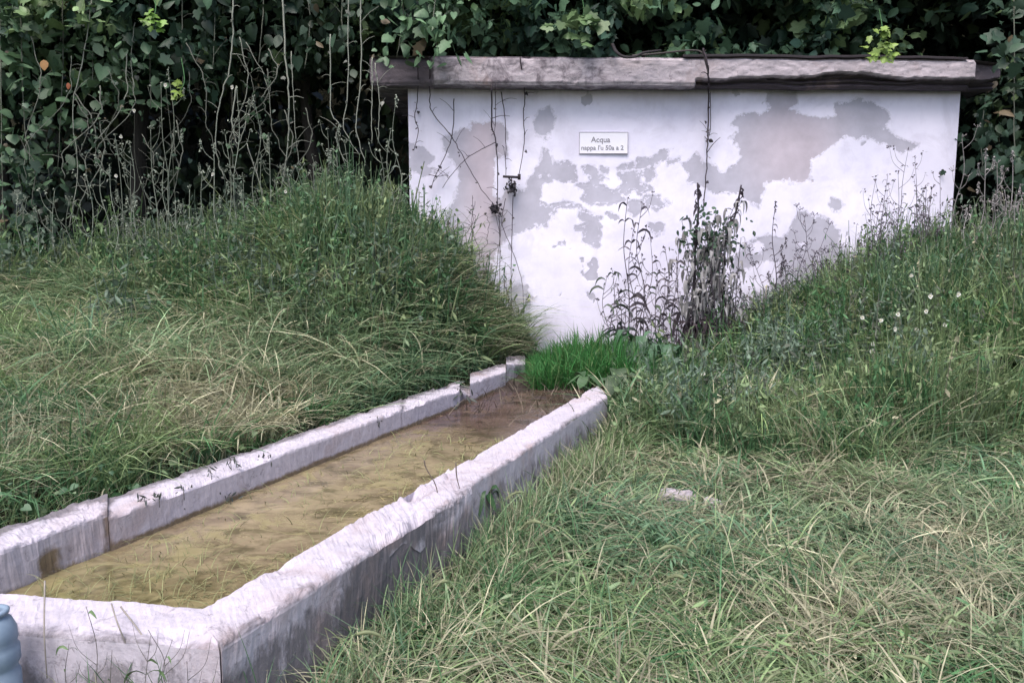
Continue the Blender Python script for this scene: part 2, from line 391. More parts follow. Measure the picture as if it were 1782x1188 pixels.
PEEL = [
 [(770,242),(789,231),(817,225),(825,212),(839,215),(853,209),(874,215),(881,233),(880,270),(860,273),(858,338),(868,348),(882,340),(916,328),(918,318),(932,302),(938,283),(946,261),(957,265),(967,283),(987,279),(999,289),(999,318),(970,312),(942,320),(936,350),(952,360),(980,355),(1005,359),(970,361),(952,379),(947,391),(938,390),(914,402),(889,408),(861,433),(855,461),(850,560),(770,560),(760,420),(785,360),(796,335),(800,310),(795,290),(782,275),(775,262)],
 [(712,250),(735,255),(752,272),(747,290),(754,300),(735,308),(722,300),(712,290)],
 [(935,192),(955,187),(966,205),(960,225),(950,245),(935,235),(930,215)],
 [(1003,325),(1023,328),(1017,347),(1029,355),(1055,356),(1081,347),(1089,335),(1102,327),(1112,335),(1132,327),(1114,319),(1110,310),(1122,303),(1126,315),(1136,304),(1136,293),(1108,298),(1079,301),(1087,319),(1075,337),(1055,327),(1029,321)],
 [(1015,291),(1033,291),(1041,302),(1047,294),(1057,296),(1056,308),(1045,311),(1029,323),(1025,304),(1017,301)],
 [(1077,292),(1110,283),(1112,274),(1130,280),(1152,266),(1170,261),(1158,280),(1132,285),(1102,292)],
 [(1162,280),(1184,274),(1180,282),(1166,285)],
 [(1008,359),(1015,369),(1045,383),(1035,386),(1043,399),(1041,410),(1035,413),(1039,425),(1019,420),(1018,399),(1003,397),(1021,393),(1023,385),(1008,377)],
 [(1122,341),(1150,341),(1156,349),(1164,355),(1142,363),(1130,357)],
 [(1132,391),(1154,392),(1154,403),(1144,409),(1134,399)],
 [(1188,289),(1210,267),(1220,279),(1241,287),(1255,300),(1271,293),(1281,289),(1292,277),(1291,259),(1281,249),(1270,243),(1283,229),(1275,213),(1281,203),(1305,198),(1321,201),(1338,193),(1335,182),(1344,178),(1352,186),(1368,190),(1384,195),(1402,199),(1432,206),(1453,203),(1457,180),(1480,176),(1514,177),(1543,191),(1546,206),(1540,223),(1560,240),(1597,252),(1594,257),(1569,262),(1543,252),(1509,240),(1494,243),(1471,234),(1443,257),(1411,280),(1409,312),(1400,314),(1331,316),(1326,346),(1319,360),(1299,346),(1295,330),(1277,334),(1247,338),(1230,326),(1196,314),(1199,302)],
 [(1335,160),(1385,158),(1385,175),(1368,192),(1352,188),(1335,178)],
 [(1310,417),(1335,410),(1361,415),(1373,403),(1387,378),(1401,370),(1432,378),(1460,399),(1464,425),(1474,441),(1474,477),(1454,500),(1422,512),(1410,560),(1350,575),(1350,500),(1357,465),(1355,453),(1321,457),(1300,469),(1276,481),(1274,461),(1296,425)],
 [(1300,508),(1321,508),(1351,512),(1341,530),(1313,540),(1304,522)],
 [(889,497),(916,499),(926,517),(918,538),(890,530),(880,512)],
 [(1443,357),(1449,346),(1461,346),(1468,357),(1461,369),(1449,369)],
 [(1096,352),(1112,350),(1118,362),(1108,374),(1098,366)],
 [(1280,560),(1300,545),(1330,560),(1340,600),(1285,600)],
]
HOLES = [(942,304,11,6),(1118,311,8,8),(872,282,9,12),(868,325,9,18),(1338,463,10,12),(1305,510,7,8),(1375,520,9,6),(1395,428,8,5),(1318,432,9,10)]
def sdf(px, py, poly):
    p = np.array(poly, float); d2 = np.full(px.shape, 1e9); ins = np.zeros(px.shape, bool)
    for i in range(len(p)):
        a, b = p[i], p[(i + 1) % len(p)]; e = b - a; wx = px - a[0]; wy = py - a[1]
        t = np.clip((wx * e[0] + wy * e[1]) / (e @ e + 1e-9), 0, 1)
        d2 = np.minimum(d2, (wx - e[0] * t) ** 2 + (wy - e[1] * t) ** 2)
        c = ((a[1] > py) != (b[1] > py)) & (px < (b[0] - a[0]) * (py - a[1]) / (b[1] - a[1] + 1e-12) + a[0]); ins ^= c
    d = np.sqrt(d2); return np.where(ins, d, -d)

def wall2px(X, Z):
    Y = wall_y(X); c, s = math.cos(PITCH), math.sin(PITCH); dz = Z - EYE
    dep = Y * c - dz * s; up = dz * c + Y * s
    return CX + F * X / dep, CY - F * up / dep

house = thing('pump_house', 'low whitewashed concrete spring house with peeling paint and flat slab roof', 'building', (2.2, 10.5, 0))
WT = 3.80      # top of the wall
def build_house():
    # front wall: fine sheet with recessed patches, folded into a real box
    nx, nz_ = 420, 220
    X, Z = np.meshgrid(np.linspace(WX0, WX1, nx), np.linspace(-.3, WT, nz_), indexing='ij')
    PX, PY = wall2px(X, Z)
    wob = (vn(X, Z, 6, 3, 2.) - .5) * 9; wob2 = (vn(X, Z, 6, 3, 12.) - .5) * 9
    qx, qy = PX + wob, PY + wob2
    f = np.full(X.shape, -60.)
    for p in PEEL: f = np.maximum(f, sdf(qx, qy, p))
    for (a, b, c, d) in HOLES:
        e = (np.sqrt(((qx - a) / c) ** 2 + ((qy - b) / d) ** 2) - 1) * min(c, d); f = np.minimum(f, e)
    # small freckles
    fr = vn(X, Z, 3.1, 4, 31.); reg = sst(1.6, .2, np.abs(X - 1.2)) + .3
    f = np.maximum(f, np.where((fr - .80 + .06 * reg) > 0, (fr - .80 + .06 * reg) * 80, -60))
    peel = np.clip(.5 + f / 26, 0, 1); cen = np.exp(-((PX - 1060) / 160) ** 2 - ((PY - 350) / 80) ** 2) + .7 * np.exp(-((PX - 1010) / 120) ** 2 - ((PY - 440) / 60) ** 2)
    peel = np.clip(peel + .13 * np.clip(cen, 0, 1) * (peel < .5) + .03 * (peel < .5), 0, 1)
    pink = np.clip(sst(60, 0, np.abs(PX - 840)) * sst(590, 400, PY) + .8 * sst(130, 20, np.hypot(PX - 1380, PY - 260)), 0, 1) * .9
    stain_shade = .55 * sst(8, 0, PY - 158) * .7 + .22 * sst(26, 0, PY - 158) + .35 * sst(90, 10, np.hypot((PX - 945), (PY - 215) * .8)) * vn(X, Z, 4, 3, 8.) \
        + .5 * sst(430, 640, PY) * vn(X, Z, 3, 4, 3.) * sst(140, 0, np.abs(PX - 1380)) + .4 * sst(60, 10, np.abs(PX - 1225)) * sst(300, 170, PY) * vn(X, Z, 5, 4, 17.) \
        + .35 * sst(480, 590, PY) * sst(960, 820, PX) + .22 * sst(860, 730, PX) + .5 * sst(1.05, .35, Z) * vn(X, Z, 4, 4, 13.)  # first two terms paint the roof slab's soft shadow among the staining
    depth = .003 * sst(.35, .65, peel) + (vn(X, Z, 2, 3, 44.) - .5) * .012
    Y = wall_y(X) + depth
    V = np.stack([X, Y, Z], -1).reshape(-1, 3)
    i, j = np.meshgrid(np.arange(nx - 1), np.arange(nz_ - 1), indexing='ij'); i = i.ravel(); j = j.ravel()
    q = np.stack([i * nz_ + j, (i + 1) * nz_ + j, (i + 1) * nz_ + j + 1, i * nz_ + j + 1], 1)
    g = Geo(); g.add(V, q, None, np.stack([peel, pink, np.clip(stain_shade, 0, 1)], -1).reshape(-1, 3))
    # side and rear faces
    D = 3.2
    a = [(WX0, WY0, -.3), (WX0, WY0, WT), (WX0, WY0 + D, WT), (WX0, WY0 + D, -.3), (WX1, WY1, -.3), (WX1, WY1, WT), (WX1, WY1 + D, WT), (WX1, WY1 + D, -.3)]
    g.add(a, [(0, 1, 2, 3), (4, 7, 6, 5), (3, 2, 6, 7), (1, 5, 6, 2)], None, (.2, 0, .3))
    g.build('wall', plaster_mat(), house, smooth=False)
    # roof slab: closed box with finely divided, worn front face
    pl = P(640, 100, 9.45); pr = P(1752, 108, 9.68)
    x0, x1 = pl[0], pr[0]
    zb, zt = P(1000, 146, 9.5)[2], P(1000, 96, 9.5)[2]
    nx, nv = 520, 26
    u = np.linspace(0, 1, nx); xx = x0 + (x1 - x0) * u
    fy = 9.48 + (xx - WX0) * .025
    # profile around: underside back -> underside front -> face -> top front -> top back
    prof = [(3.7, 0), (.3, 0)] + [(0.0, v) for v in np.linspace(0, 1, nv)] + [(.05, 1.02), (.4, 1.03), (3.7, 1.06), (3.72, .0)]
    G = np.zeros((nx, len(prof), 3)); K = np.zeros((nx, len(prof), 3))
    pxs = 640 + (1752 - 640) * u
    for k, (dy, v) in enumerate(prof):
        face = 1.0 if dy == 0 else 0.0
        zz = zb + (zt - zb) * v * np.ones(nx)
        top_drop = .05 * sst(1690, 1760, pxs) + .01
        zz = np.where(v > .6, zz - top_drop * (v - .6) * 2.2, zz)
        zz = zz + (vn(xx, v * 0, 2.2, 3, 3.) - .5) * .03
        rag = .30 + (vn(xx, 0 * xx, 1.6, 4, 21.) - .5) * .5 + .10 * sst(1500, 1700, pxs)
        broke = sst(1203, 1211, pxs) * (1 - sst(1735, 1752, pxs) * .0)
        rec = broke * sst(rag + .05, rag - .05, v)
        lay = .5 + .5 * np.sin(v * 38 + vn(xx, xx * 0, 3, 3) * 5)
        yy = fy + dy + face * rec * (.11 + .05 * lay)
        if k == 1 or k == 0: zz = zz + broke * .015
        if k == 1: yy = yy + broke * .1
        rr = face * ((vn(xx, v * .6 + 0 * xx, 9, 4, 9.) - .5) * .02 + .05 * np.clip(vn(xx, v * .25 + 0 * xx, 5, 4, 77.) - .66, 0, 1) * 4 * (sst(.7, 1, v) + sst(.3, 0, v)))
        bevel = face * (.02 * sst(.12, 0, v) + .03 * sst(.88, 1, v)); yy = yy + rr + bevel
        yy = yy + face * .12 * sst(1696, 1706, pxs) + face * .10 * sst(752, 742, pxs)
        # bite near the cable
        G[:, k] = np.stack([xx, yy, zz], 1)
        dirt = .16 + .16 * sst(1210, 1190, pxs) + .75 * rec + .5 * sst(1698, 1706, pxs) + .55 * sst(756, 738, pxs) + .25 * sst(.9, 1.0, v) + .12 * sst(1100, 900, pxs)  # darker slab ends paint leaf shade along with moss into the dirt
        K[:, k] = np.stack([np.clip(dirt, 0, 1), 0 * xx, np.clip(rec * .8 + .18 * sst(1180, 760, pxs), 0, 1)], 1)
        if dy != 0: K[:, k, 0] = .6
    m = len(prof); i, j = np.meshgrid(np.arange(nx - 1), np.arange(m - 1), indexing='ij'); i = i.ravel(); j = j.ravel()
    q = np.stack([i * m + j, (i + 1) * m + j, (i + 1) * m + j + 1, i * m + j + 1], 1)
    tri = [(0, k + 1, k) for k in range(1, m - 1)] + [((nx - 1) * m, (nx - 1) * m + k, (nx - 1) * m + k + 1) for k in range(1, m - 1)]
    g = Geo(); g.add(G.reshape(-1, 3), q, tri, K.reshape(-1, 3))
    # rear closing face
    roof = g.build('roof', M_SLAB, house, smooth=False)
    # dark roofing felt lying on the slab, its torn edge showing
    g = Geo(); xs = np.linspace(P(1190, 96, 9.5)[0], P(1688, 105, 9.6)[0], 160)
    y0 = 9.48 + (xs - WX0) * .025
    zt_ = zt + .012 + (vn(xs, 0 * xs, 2.2, 3, 3.) - .5) * .03 - .02 * sst(5.2, 6.0, xs)
    lip = (vn(xs, 0 * xs, 5, 4, 60.) - .5) * .03
    rows = [(-.022, -.020), (-.024, .004), (.0, .016), (.4, .022), (2.5, .03)]
    V = np.stack([np.stack([xs, y0 + dy + (lip if dy < .1 else 0), zt_ + dz + (lip * .4 if dy < .1 else 0)], 1) for dy, dz in rows], 1)
    m = len(rows); i, j = np.meshgrid(np.arange(len(xs) - 1), np.arange(m - 1), indexing='ij'); i = i.ravel(); j = j.ravel()
    g.add(V.reshape(-1, 3), np.stack([i * m + j, (i + 1) * m + j, (i + 1) * m + j + 1, i * m + j + 1], 1), None, (.035, .03, .035))
    g.build('roofing_felt', M_DRY, house)
build_house()

# ------------------------------------------------------------------ sign on the wall
def build_sign():
    a = px2wall(1009, 231); b = px2wall(1091, 267)
    x0, x1, z0, z1 = a[0], b[0], b[1], a[1]; xc, zc = (x0 + x1) / 2, (z0 + z1) / 2
    y = float(wall_y(xc)); t = .018
    r = thing('wall_sign', 'small white enamel plate with two faint lines of grey lettering on the wall', 'sign', (xc, y, zc))
    w_, h_ = (x1 - x0) / 2, (z1 - z0) / 2
    def box(g, cx, cz, hw, hh, ya, yb, col):
        v = [(cx + sx * hw, yy, cz + sz * hh) for yy in (ya, yb) for sx, sz in ((-1, -1), (1, -1), (1, 1), (-1, 1))]
        g.add(v, [(0, 1, 2, 3), (7, 6, 5, 4), (0, 4, 5, 1), (1, 5, 6, 2), (2, 6, 7, 3), (3, 7, 4, 0)], None, col)
    g = Geo(); box(g, xc, zc, w_, h_, y - t, y + .01, (.88, .86, .95)); g.build('panel', M_SIGN, r, smooth=False)
    g = Geo()
    for (cx, cz, hw, hh) in ((xc, zc + h_ + .004, w_ + .008, .004), (xc, zc - h_ - .004, w_ + .008, .004), (xc - w_ - .004, zc, .004, h_), (xc + w_ + .004, zc, .004, h_)):
        box(g, cx, cz, hw, hh, y - t - .004, y + .01, (.60, .57, .66))
    g.build('frame', M_DRY, r, smooth=False)
    m, nt, bs = newmat('faded_ink'); bs.inputs['Base Color'].default_value = (.24, .23, .27, 1); bs.inputs['Roughness'].default_value = .8
    for name, txt, size, px, py, al in (('lettering', 'Acqua', .098, 1045, 244, 'CENTER'), ('lettering', "nappa I'u 50a a 2", .082, 1048, 258, 'CENTER')):
        c = bpy.data.curves.new(name, 'FONT'); c.body = txt; c.size = size; c.align_x = al; c.align_y = 'CENTER'; c.extrude = .001; c.offset = .001
        tmp = bpy.data.objects.new(name, c); C.objects.link(tmp)
        dg = bpy.context.evaluated_depsgraph_get(); me = bpy.data.meshes.new_from_object(tmp.evaluated_get(dg)); bpy.data.objects.remove(tmp)
        me.materials.clear(); me.materials.append(m)
        o = bpy.data.objects.new(name, me); C.objects.link(o); o.parent = r
        q = px2wall(px, py); o.rotation_euler = (math.pi / 2, 0, 0)
        o.location = (q[0] - xc, -t - .002, q[1] - zc)
build_sign()

# ------------------------------------------------------------------ trough
TZ = .40; WZ = .235
trough = thing('water_trough', 'long whitewashed concrete drinking trough running towards the building', 'trough', (*st(3.5, -2.4), 0))
def sweep_wall(name, oA, oB, iA, iB, ztop=(TZ, TZ), zbot=-.15, dirt=.1, outer_peel=.0, inner=True, step=.013, rough=1.0, rfun=None, seed=0, cap=True, tilt=0):
    """o = outer top edge, i = inner top edge (2D points), swept A->B"""
    oA, oB, iA, iB = [np.asarray(p[:2], float) for p in (oA, oB, iA, iB)]
    L = np.linalg.norm(oB - oA); n = max(8, int(L / step)); u = np.linspace(0, 1, n)
    prof = []                                    # (across 0 outer .. 1 inner, z offset from top or None -> zbot mix, zone)
    R = .022
    th = np.linalg.norm(oA - iA)
    for k in range(9): prof.append((0, k / 8, 'o'))
    for k in range(1, 5):
        a = k / 5 * math.pi / 2; prof.append(((R - R * math.cos(a)) / th, -R + R * math.sin(a), 't'))
    for k in range(0, 7): prof.append((R / th + (1 - 2 * R / th) * k / 6, 0, 't'))
    for k in range(1, 5):
        a = k / 5 * math.pi / 2; prof.append((1 - R / th + R / th * math.sin(a), -R + R * math.cos(a), 't'))
    for k in range(9): prof.append((1 + tilt * k / 8, 1 - k / 8, 'i'))
    m = len(prof); V = np.zeros((n, m, 3)); K = np.zeros((n, m, 3))
    for a, uu in enumerate(u):
        o = oA + (oB - oA) * uu; i_ = iA + (iB - iA) * uu; zt = ztop[0] + (ztop[1] - ztop[0]) * uu
        ac = (i_ - o) / np.linalg.norm(i_ - o); s_m = uu * L
        for b, (cr, z, zone) in enumerate(prof):
            p2 = o + (i_ - o) * cr
            zz = (zbot + (zt - R - zbot) * z) if zone in 'oi' else zt + z
            amp = rough * (rfun(s_m) if rfun else 1.0)
            q = Vector((p2[0], p2[1], zz + seed * 7))
            d1 = noise.fractal(q * 3.2, .9, 2.1, 4) * .0055 * amp; d2 = noise.noise(q * 13) * .0032 * amp + noise.noise(q * 37) * .0028 * amp + noise.noise(q * 80) * .0016 * amp
            out = {'o': -1, 'i': 1}.get(zone, (cr - .5) * 1.2)
            p2 = p2 + ac * out * (d1 + d2)
            chip = max(0, noise.noise(q * 5.5 + Vector((9, 3, 1))) - .15) * .085 * amp
            if zone == 't': zz += d1 * .9 + d2 * 1.2 - chip * (abs(cr - .5) * 2) ** 1.5
            V[a, b] = (p2[0], p2[1], zz)
            wet = 1 if zone == 'i' else 0
            brown = float(sst(WZ + .055, WZ + .0, zz)) * .78 * wet if inner else 0
            di = dirt + (.30 * float(sst(.35, 0, cr)) if zone == 't' else 0)
            dp = p2[1] * math.cos(PITCH) - (zz - EYE) * math.sin(PITCH); ppx = CX + F * p2[0] / dp
            if zone == 'i' and inner and p2[0] * NX + p2[1] * NY < -2.7:
                jg = 16 * noise.noise(Vector((zz * 22, ppx * .03, 4))); brown = max(brown, .64 * math.exp(-((ppx - 84 - jg) / 27) ** 2) * float(sst(TZ + .02, TZ - .06, zz)), .6 * math.exp(-((ppx - 186 - jg * .4) / 11) ** 2))
            if zone == 't' and p2[0] * NX + p2[1] * NY < -2.7: di += .34 * float(sst(.75, .1, cr)) + .30 * math.exp(-((ppx - 188) / 9) ** 2) + .25 * math.exp(-((ppx - 700) / 7) ** 2)
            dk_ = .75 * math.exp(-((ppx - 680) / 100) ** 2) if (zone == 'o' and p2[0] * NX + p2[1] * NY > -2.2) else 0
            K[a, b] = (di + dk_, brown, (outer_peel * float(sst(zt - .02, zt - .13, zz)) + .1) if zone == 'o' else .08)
    i, j = np.meshgrid(np.arange(n - 1), np.arange(m - 1), indexing='ij'); i = i.ravel(); j = j.ravel()
    q = np.stack([i * m + j, i * m + j + 1, (i + 1) * m + j + 1, (i + 1) * m + j], 1)
    tri = []
    if cap:
        for base, rev in ((0, 0), ((n - 1) * m, 1)):
            for k in range(1, m - 1): tri.append((base, base + k + 1, base + k) if not rev else (base, base + k, base + k + 1))
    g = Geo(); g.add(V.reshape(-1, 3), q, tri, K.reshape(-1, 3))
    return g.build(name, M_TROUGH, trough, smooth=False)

# corner points from the photograph, on the plane of the trough's rim
oR0 = Gp(384, 1120, TZ)[:2]; oR1 = Gp(1057, 690, TZ)[:2]
iR0 = Gp(338, 1064, TZ)[:2]; iR1 = Gp(1040, 668, TZ)[:2]
jR = lambda s: 1.15 + 1.6 * math.exp(-((s - 1.35) / .5) ** 2) + 1.8 * math.exp(-((s - 2.5) / .3) ** 2)
lerp = lambda a, b, t: a + (b - a) * t
ta = .60; oS = Gp(822, 852, TZ)[:2]; iS = lerp(iR0, iR1, ta); fa = ta
sweep_wall('side_wall', oR0, oS, iR0, lerp(iR0, iR1, np.linalg.norm(oS - oR0) / np.linalg.norm(oR1 - oR0)), ztop=(TZ, TZ + .004), dirt=.20, outer_peel=.60, rfun=jR, seed=1)
tb = np.linalg.norm(oS - oR0) / np.linalg.norm(oR1 - oR0) - .008
sweep_wall('side_wall', lerp(oR0, oR1, tb) - np.array([NX, NY]) * .012, oR1, lerp(iR0, iR1, tb), iR1, ztop=(TZ - .012, TZ - .004), dirt=.15, outer_peel=.42, rfun=lambda s: 1.1, seed=11)
dirL = st(1, 0)
lo0 = st(1.45, -3.24); li0 = st(1.45, -2.99)
lo1 = Gp(690, 707, TZ)[:2]; li1 = Gp(697, 716, TZ)[:2]
def on_line(px, t, z=TZ):           # point of the line t=const seen at column px
    r = (px - CX) / F; c = math.cos(PITCH)
    best = None
    for s_ in np.linspace(1, 9, 1600):
        p = st(s_, t); dep = p[1] * c - (z - EYE) * math.sin(PITCH)
        e = abs(p[0] / dep - r)
        if best is None or e < best[0]: best = (e, p)
    return best[1]
def seg(a, b, t_o, t_i, **kw):
    return sweep_wall('side_wall', on_line(a, t_o), on_line(b, t_o), on_line(a, t_i), on_line(b, t_i), **kw)
sweep_wall('side_wall', lo0, on_line(188, -3.24), li0, on_line(188, -2.99), ztop=(TZ + .03, TZ + .02), dirt=.22, rfun=lambda s: 2.3, seed=2)
seg(187.4, 699, -3.22, -2.98, dirt=.17, rfun=lambda s: 1.1, seed=3)
seg(698, 800, -3.215, -2.975, ztop=(TZ - .002, TZ - .015), dirt=.2, rfun=lambda s: 1.6, seed=4)
seg(796, 822, -3.19, -3.00, ztop=(TZ - .05, TZ - .10), dirt=.5, rfun=lambda s: 3.0, seed=5)
seg(818, 880, -3.23, -2.97, ztop=(TZ + .01, TZ + .0), dirt=.28, rfun=lambda s: 1.4, seed=6)
seg(881, 914, -3.25, -2.99, ztop=(TZ + .05, TZ - .0), dirt=.42, rfun=lambda s: 2.4, seed=7)
# near end wall
eo1 = Gp(384, 1121, TZ)[:2]; eo0 = Gp(-140, 1088, TZ)[:2]; ei1 = Gp(338, 1064, TZ)[:2]; ei0 = Gp(-140, 1022, TZ)[:2]
sweep_wall('end_wall', eo0, eo1 + np.array([-.004, -.003]), ei0, ei1 + np.array([.03, .03]), ztop=(TZ + .006, TZ + .004), dirt=.17, outer_peel=.46, seed=8)
# basin floor
g = Geo(); a = [st(1.5, -3.1), st(1.5, -1.8), st(7.8, -1.8), st(7.8, -3.1)]
g.add([(p[0], p[1], .02) for p in a], [(0, 1, 2, 3)], None, (.6, .8, .3)); g.build('basin_floor', M_TROUGH, trough)

def water():
    m, nt, b = newmat('murky_water'); tc = nt.nodes.new('ShaderNodeTexCoord'); O = tc.outputs['Object']
    mp = nt.nodes.new('ShaderNodeMapping'); mp.inputs['Rotation'].default_value = (0, 0, math.radians(12)); mp.inputs['Scale'].default_value = (1, 1.6, 1); nt.links.new(O, mp.inputs[0])
    n1 = nz(nt, 2.2, 6, mp.outputs[0], .65, 1.0); n2 = nz(nt, 5, 7, mp.outputs[0], .62, .5); n3 = nz(nt, 26, 4, mp.outputs[0], .6)
    at = nt.nodes.new('ShaderNodeAttribute'); at.attribute_name = 'tint'
    c = mixc(nt, ramp(nt, n1.outputs['Fac'], [(.35, 0), (.65, 1)]).outputs[0], (.165, .125, .085), (.30, .24, .155))
    c = mixc(nt, ramp(nt, n2.outputs['Fac'], [(.38, .85), (.52, 0)]).outputs[0], c, (.095, .078, .045))
    c = mixc(nt, ramp(nt, n3.outputs['Fac'], [(.55, 0), (.72, .4)]).outputs[0], c, (.34, .29, .17))
    al = nz(nt, 3.4, 8, O, .75, .9); am = ramp(nt, al.outputs['Fac'], [(.52, 0), (.60, .75)])
    c = mixc(nt, am.outputs[0], c, mixc(nt, n3.outputs['Fac'], (.17, .145, .065), (.33, .285, .16)))
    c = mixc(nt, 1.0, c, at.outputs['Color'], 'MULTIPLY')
    nt.links.new(math_(nt, 'ADD', math_(nt, 'MULTIPLY', am.outputs[0], .6), .06), b.inputs['Roughness'])
    nt.links.new(c, b.inputs['Base Color']); b.inputs['Roughness'].default_value = .07; b.inputs['IOR'].default_value = 1.33
    bu = nt.nodes.new('ShaderNodeBump'); bu.inputs['Distance'].default_value = .01; bu.inputs['Strength'].default_value = .25
    nt.links.new(n2.outputs['Fac'], bu.inputs['Height']); nt.links.new(bu.outputs[0], b.inputs['Normal'])
    g = Geo(); S, T = np.meshgrid(np.linspace(1.55, 7.9, 120), np.linspace(-3.10, -1.78, 30), indexing='ij')
    X = S * DX + T * NX; Y = S * DY + T * NY
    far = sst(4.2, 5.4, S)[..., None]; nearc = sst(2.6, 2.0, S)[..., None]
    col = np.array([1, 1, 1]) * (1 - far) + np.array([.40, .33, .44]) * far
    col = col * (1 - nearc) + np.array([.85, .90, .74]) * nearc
    n, mm = S.shape; i, j = np.meshgrid(np.arange(n - 1), np.arange(mm - 1), indexing='ij'); i = i.ravel(); j = j.ravel()
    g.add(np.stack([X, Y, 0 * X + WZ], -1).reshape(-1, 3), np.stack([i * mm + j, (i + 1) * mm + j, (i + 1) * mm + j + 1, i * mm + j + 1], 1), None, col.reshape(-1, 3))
    tag(g.build('water', m), kind='structure')
water()
# mud bank at the far end of the trough, reaching out of the water
g = Geo(); S, T = np.meshgrid(np.linspace(5.3, 8.3, 90), np.linspace(-3.04, -1.3, 60), indexing='ij')
X = S * DX + T * NX; Y = S * DY + T * NY
Z = WZ - .07 + .12 * sst(5.3, 7.6, S) + (vn(X, Y, 3.2, 4, 7.) - .5) * .12
Z = np.where(T > -1.95, np.where(S < 6.15, np.minimum(Z, -.05), Z * .7), Z)
n, mm = S.shape; i, j = np.meshgrid(np.arange(n - 1), np.arange(mm - 1), indexing='ij'); i = i.ravel(); j = j.ravel()
cc = (np.array([.06, .046, .042]) * (.7 + .6 * vn(X, Y, 6, 3, 2.))[..., None]).reshape(-1, 3)
g.add(np.stack([X, Y, Z], -1).reshape(-1, 3), np.stack([i * mm + j, (i + 1) * mm + j, (i + 1) * mm + j + 1, i * mm + j + 1], 1), None, cc)
tag(g.build('mud', M_DRY), kind='structure')

# ------------------------------------------------------------------ grass and herbs (uncountable)
G1 = np.array([.155, .245, .11]); G2 = np.array([.07, .165, .068]); G3 = np.array([.28, .36, .175]); STRAW = np.array([.48, .46, .32]); BLU = np.array([.20, .28, .21])
def tufts(g, cx, cy, K, hr, wr, colf, straw, lean=.3, bend=(.5, 1.4), angf=None, rad=.045, keep=None, segs=6):
    x = np.repeat(cx, K) + RNG.normal(0, rad, len(cx) * K); y = np.repeat(cy, K) + RNG.normal(0, rad, len(cx) * K)
    h = np.repeat(RNG.uniform(hr[0], hr[1], len(cx)), K) * RNG.uniform(.45, 1.1, len(x))
    a = np.repeat(RNG.uniform(0, 6.28, len(cx)) if angf is None else angf(len(cx)), K) + RNG.normal(0, 1.0, len(x))
    c = np.repeat(pal(cx, cy, straw(cx, cy), 2.) * 1.0, K, 0) * RNG.uniform(.65, 1.4, len(x))[:, None]
    dry = RNG.random(len(x)) < .10; c[dry] = STRAW * .9
    k = np.ones(len(x), bool) if keep is None else keep(x, y)
    n = k.sum(); blades(g, roots(x, y)[k], h[k], RNG.uniform(wr[0], wr[1], n), RNG.normal(lean, .2, n), RNG.uniform(bend[0], bend[1], n), c[k], segs, ang=a[k])
def inside_trough(x, y, pad=.0):
    t = x * NX + y * NY; s = x * DX + y * DY
    return (y > 2.27 - .11 * (x + .91)) & (t > -3.24 - pad) & (t < -1.62 + pad) & (s > 1.42 - pad) & (s < 7.85) & ~((t > -1.9) & (s > 6.0 + pad)) & ~((s > 6.2) & (t > -2.9))
def pal(x, y, straw, seed=0.):
    """per-blade colour from patches of dry and green growth"""
    n = len(x); a = vn(x, y, 1.1, 3, 11 + seed)[:, None]; b = vn(x, y, 2.7, 2, 23 + seed)[:, None]
    base = G1 * (1 - a) + G3 * a; base = np.where(b > .56, G2 * 1.1, base)
    base = base * (1 - .35 * sst(.4, .7, vn(x, y, .9, 2, 40 + seed))[:, None]) + BLU * .35 * sst(.4, .7, vn(x, y, .9, 2, 40 + seed))[:, None]
    isst = RNG.random(n) < np.clip(straw, 0, 1)
    c = np.where(isst[:, None], STRAW * RNG.uniform(.6, 1.15, n)[:, None], base)
    return c * RNG.uniform(.65, 1.35, n)[:, None]
def scatter(n, x0, x1, y0, y1, dens=None, excl=True):
    x = RNG.uniform(x0, x1, n); y = RNG.uniform(y0, y1, n)
    k = np.ones(n, bool)
    if excl: k &= ~inside_trough(x, y, .02)
    k &= ~((y > wall_y(x) - .05) & (x > WX0 - .02) & (x < WX1 + .02))
    k &= np.abs(x) < (y * .74 + .9)
    if dens is not None: k &= RNG.random(n) < dens(x, y)
    return x[k], y[k]
def roots(x, y): return np.stack([x, y, H(x, y) - .02], 1)
def proj(p):
    c, s = math.cos(PITCH), math.sin(PITCH); dz = p[:, 2] - EYE; dep = p[:, 1] * c - dz * s
    return CX + F * p[:, 0] / dep, CY - F * (dz * c + p[:, 1] * s) / dep

def tcoord(x, y): return x * NX + y * NY
# --- foreground meadow to the right of the trough
def FRONT(x, y): return y < 2.27 - .11 * (x + .91)
def MEAD(x, y): return ((tcoord(x, y) > -1.64) | FRONT(x, y)) * 1.0
def straw_right(x, y):
    s = .14 + .55 * sst(.50, .70, vn(x, y, 1.0, 3, 77.))
    s = s + .5 * np.exp(-((x - 1.6) / .9) ** 2 - ((y - 3.0) / .35) ** 2) + .6 * np.exp(-((x - 2.5) / .5) ** 2 - ((y - 4.0) / .35) ** 2) + .5 * np.exp(-((x - 1.2) / .4) ** 2 - ((y - 5.0) / .3) ** 2)
    return s
g = Geo()
x, y = scatter(42000, -2.2, 6.5, 1.6, 6.6, lambda x, y: MEAD(x, y) * (.45 + .55 * sst(6.6, 3.5, y)))
hgt = (.10 + .16 * RNG.random(len(x)) ** 1.3) * (.7 + .7 * vn(x, y, 1.5, 3, 5.))
blades(g, roots(x, y), hgt, RNG.uniform(.0045, .010, len(x)), RNG.normal(.25, .35, len(x)), RNG.uniform(.1, 1.1, len(x)), pal(x, y, straw_right(x, y)), 4)
x, y = scatter(5000, -2.2, 6.5, 1.7, 6.6, MEAD)           # long arching blades
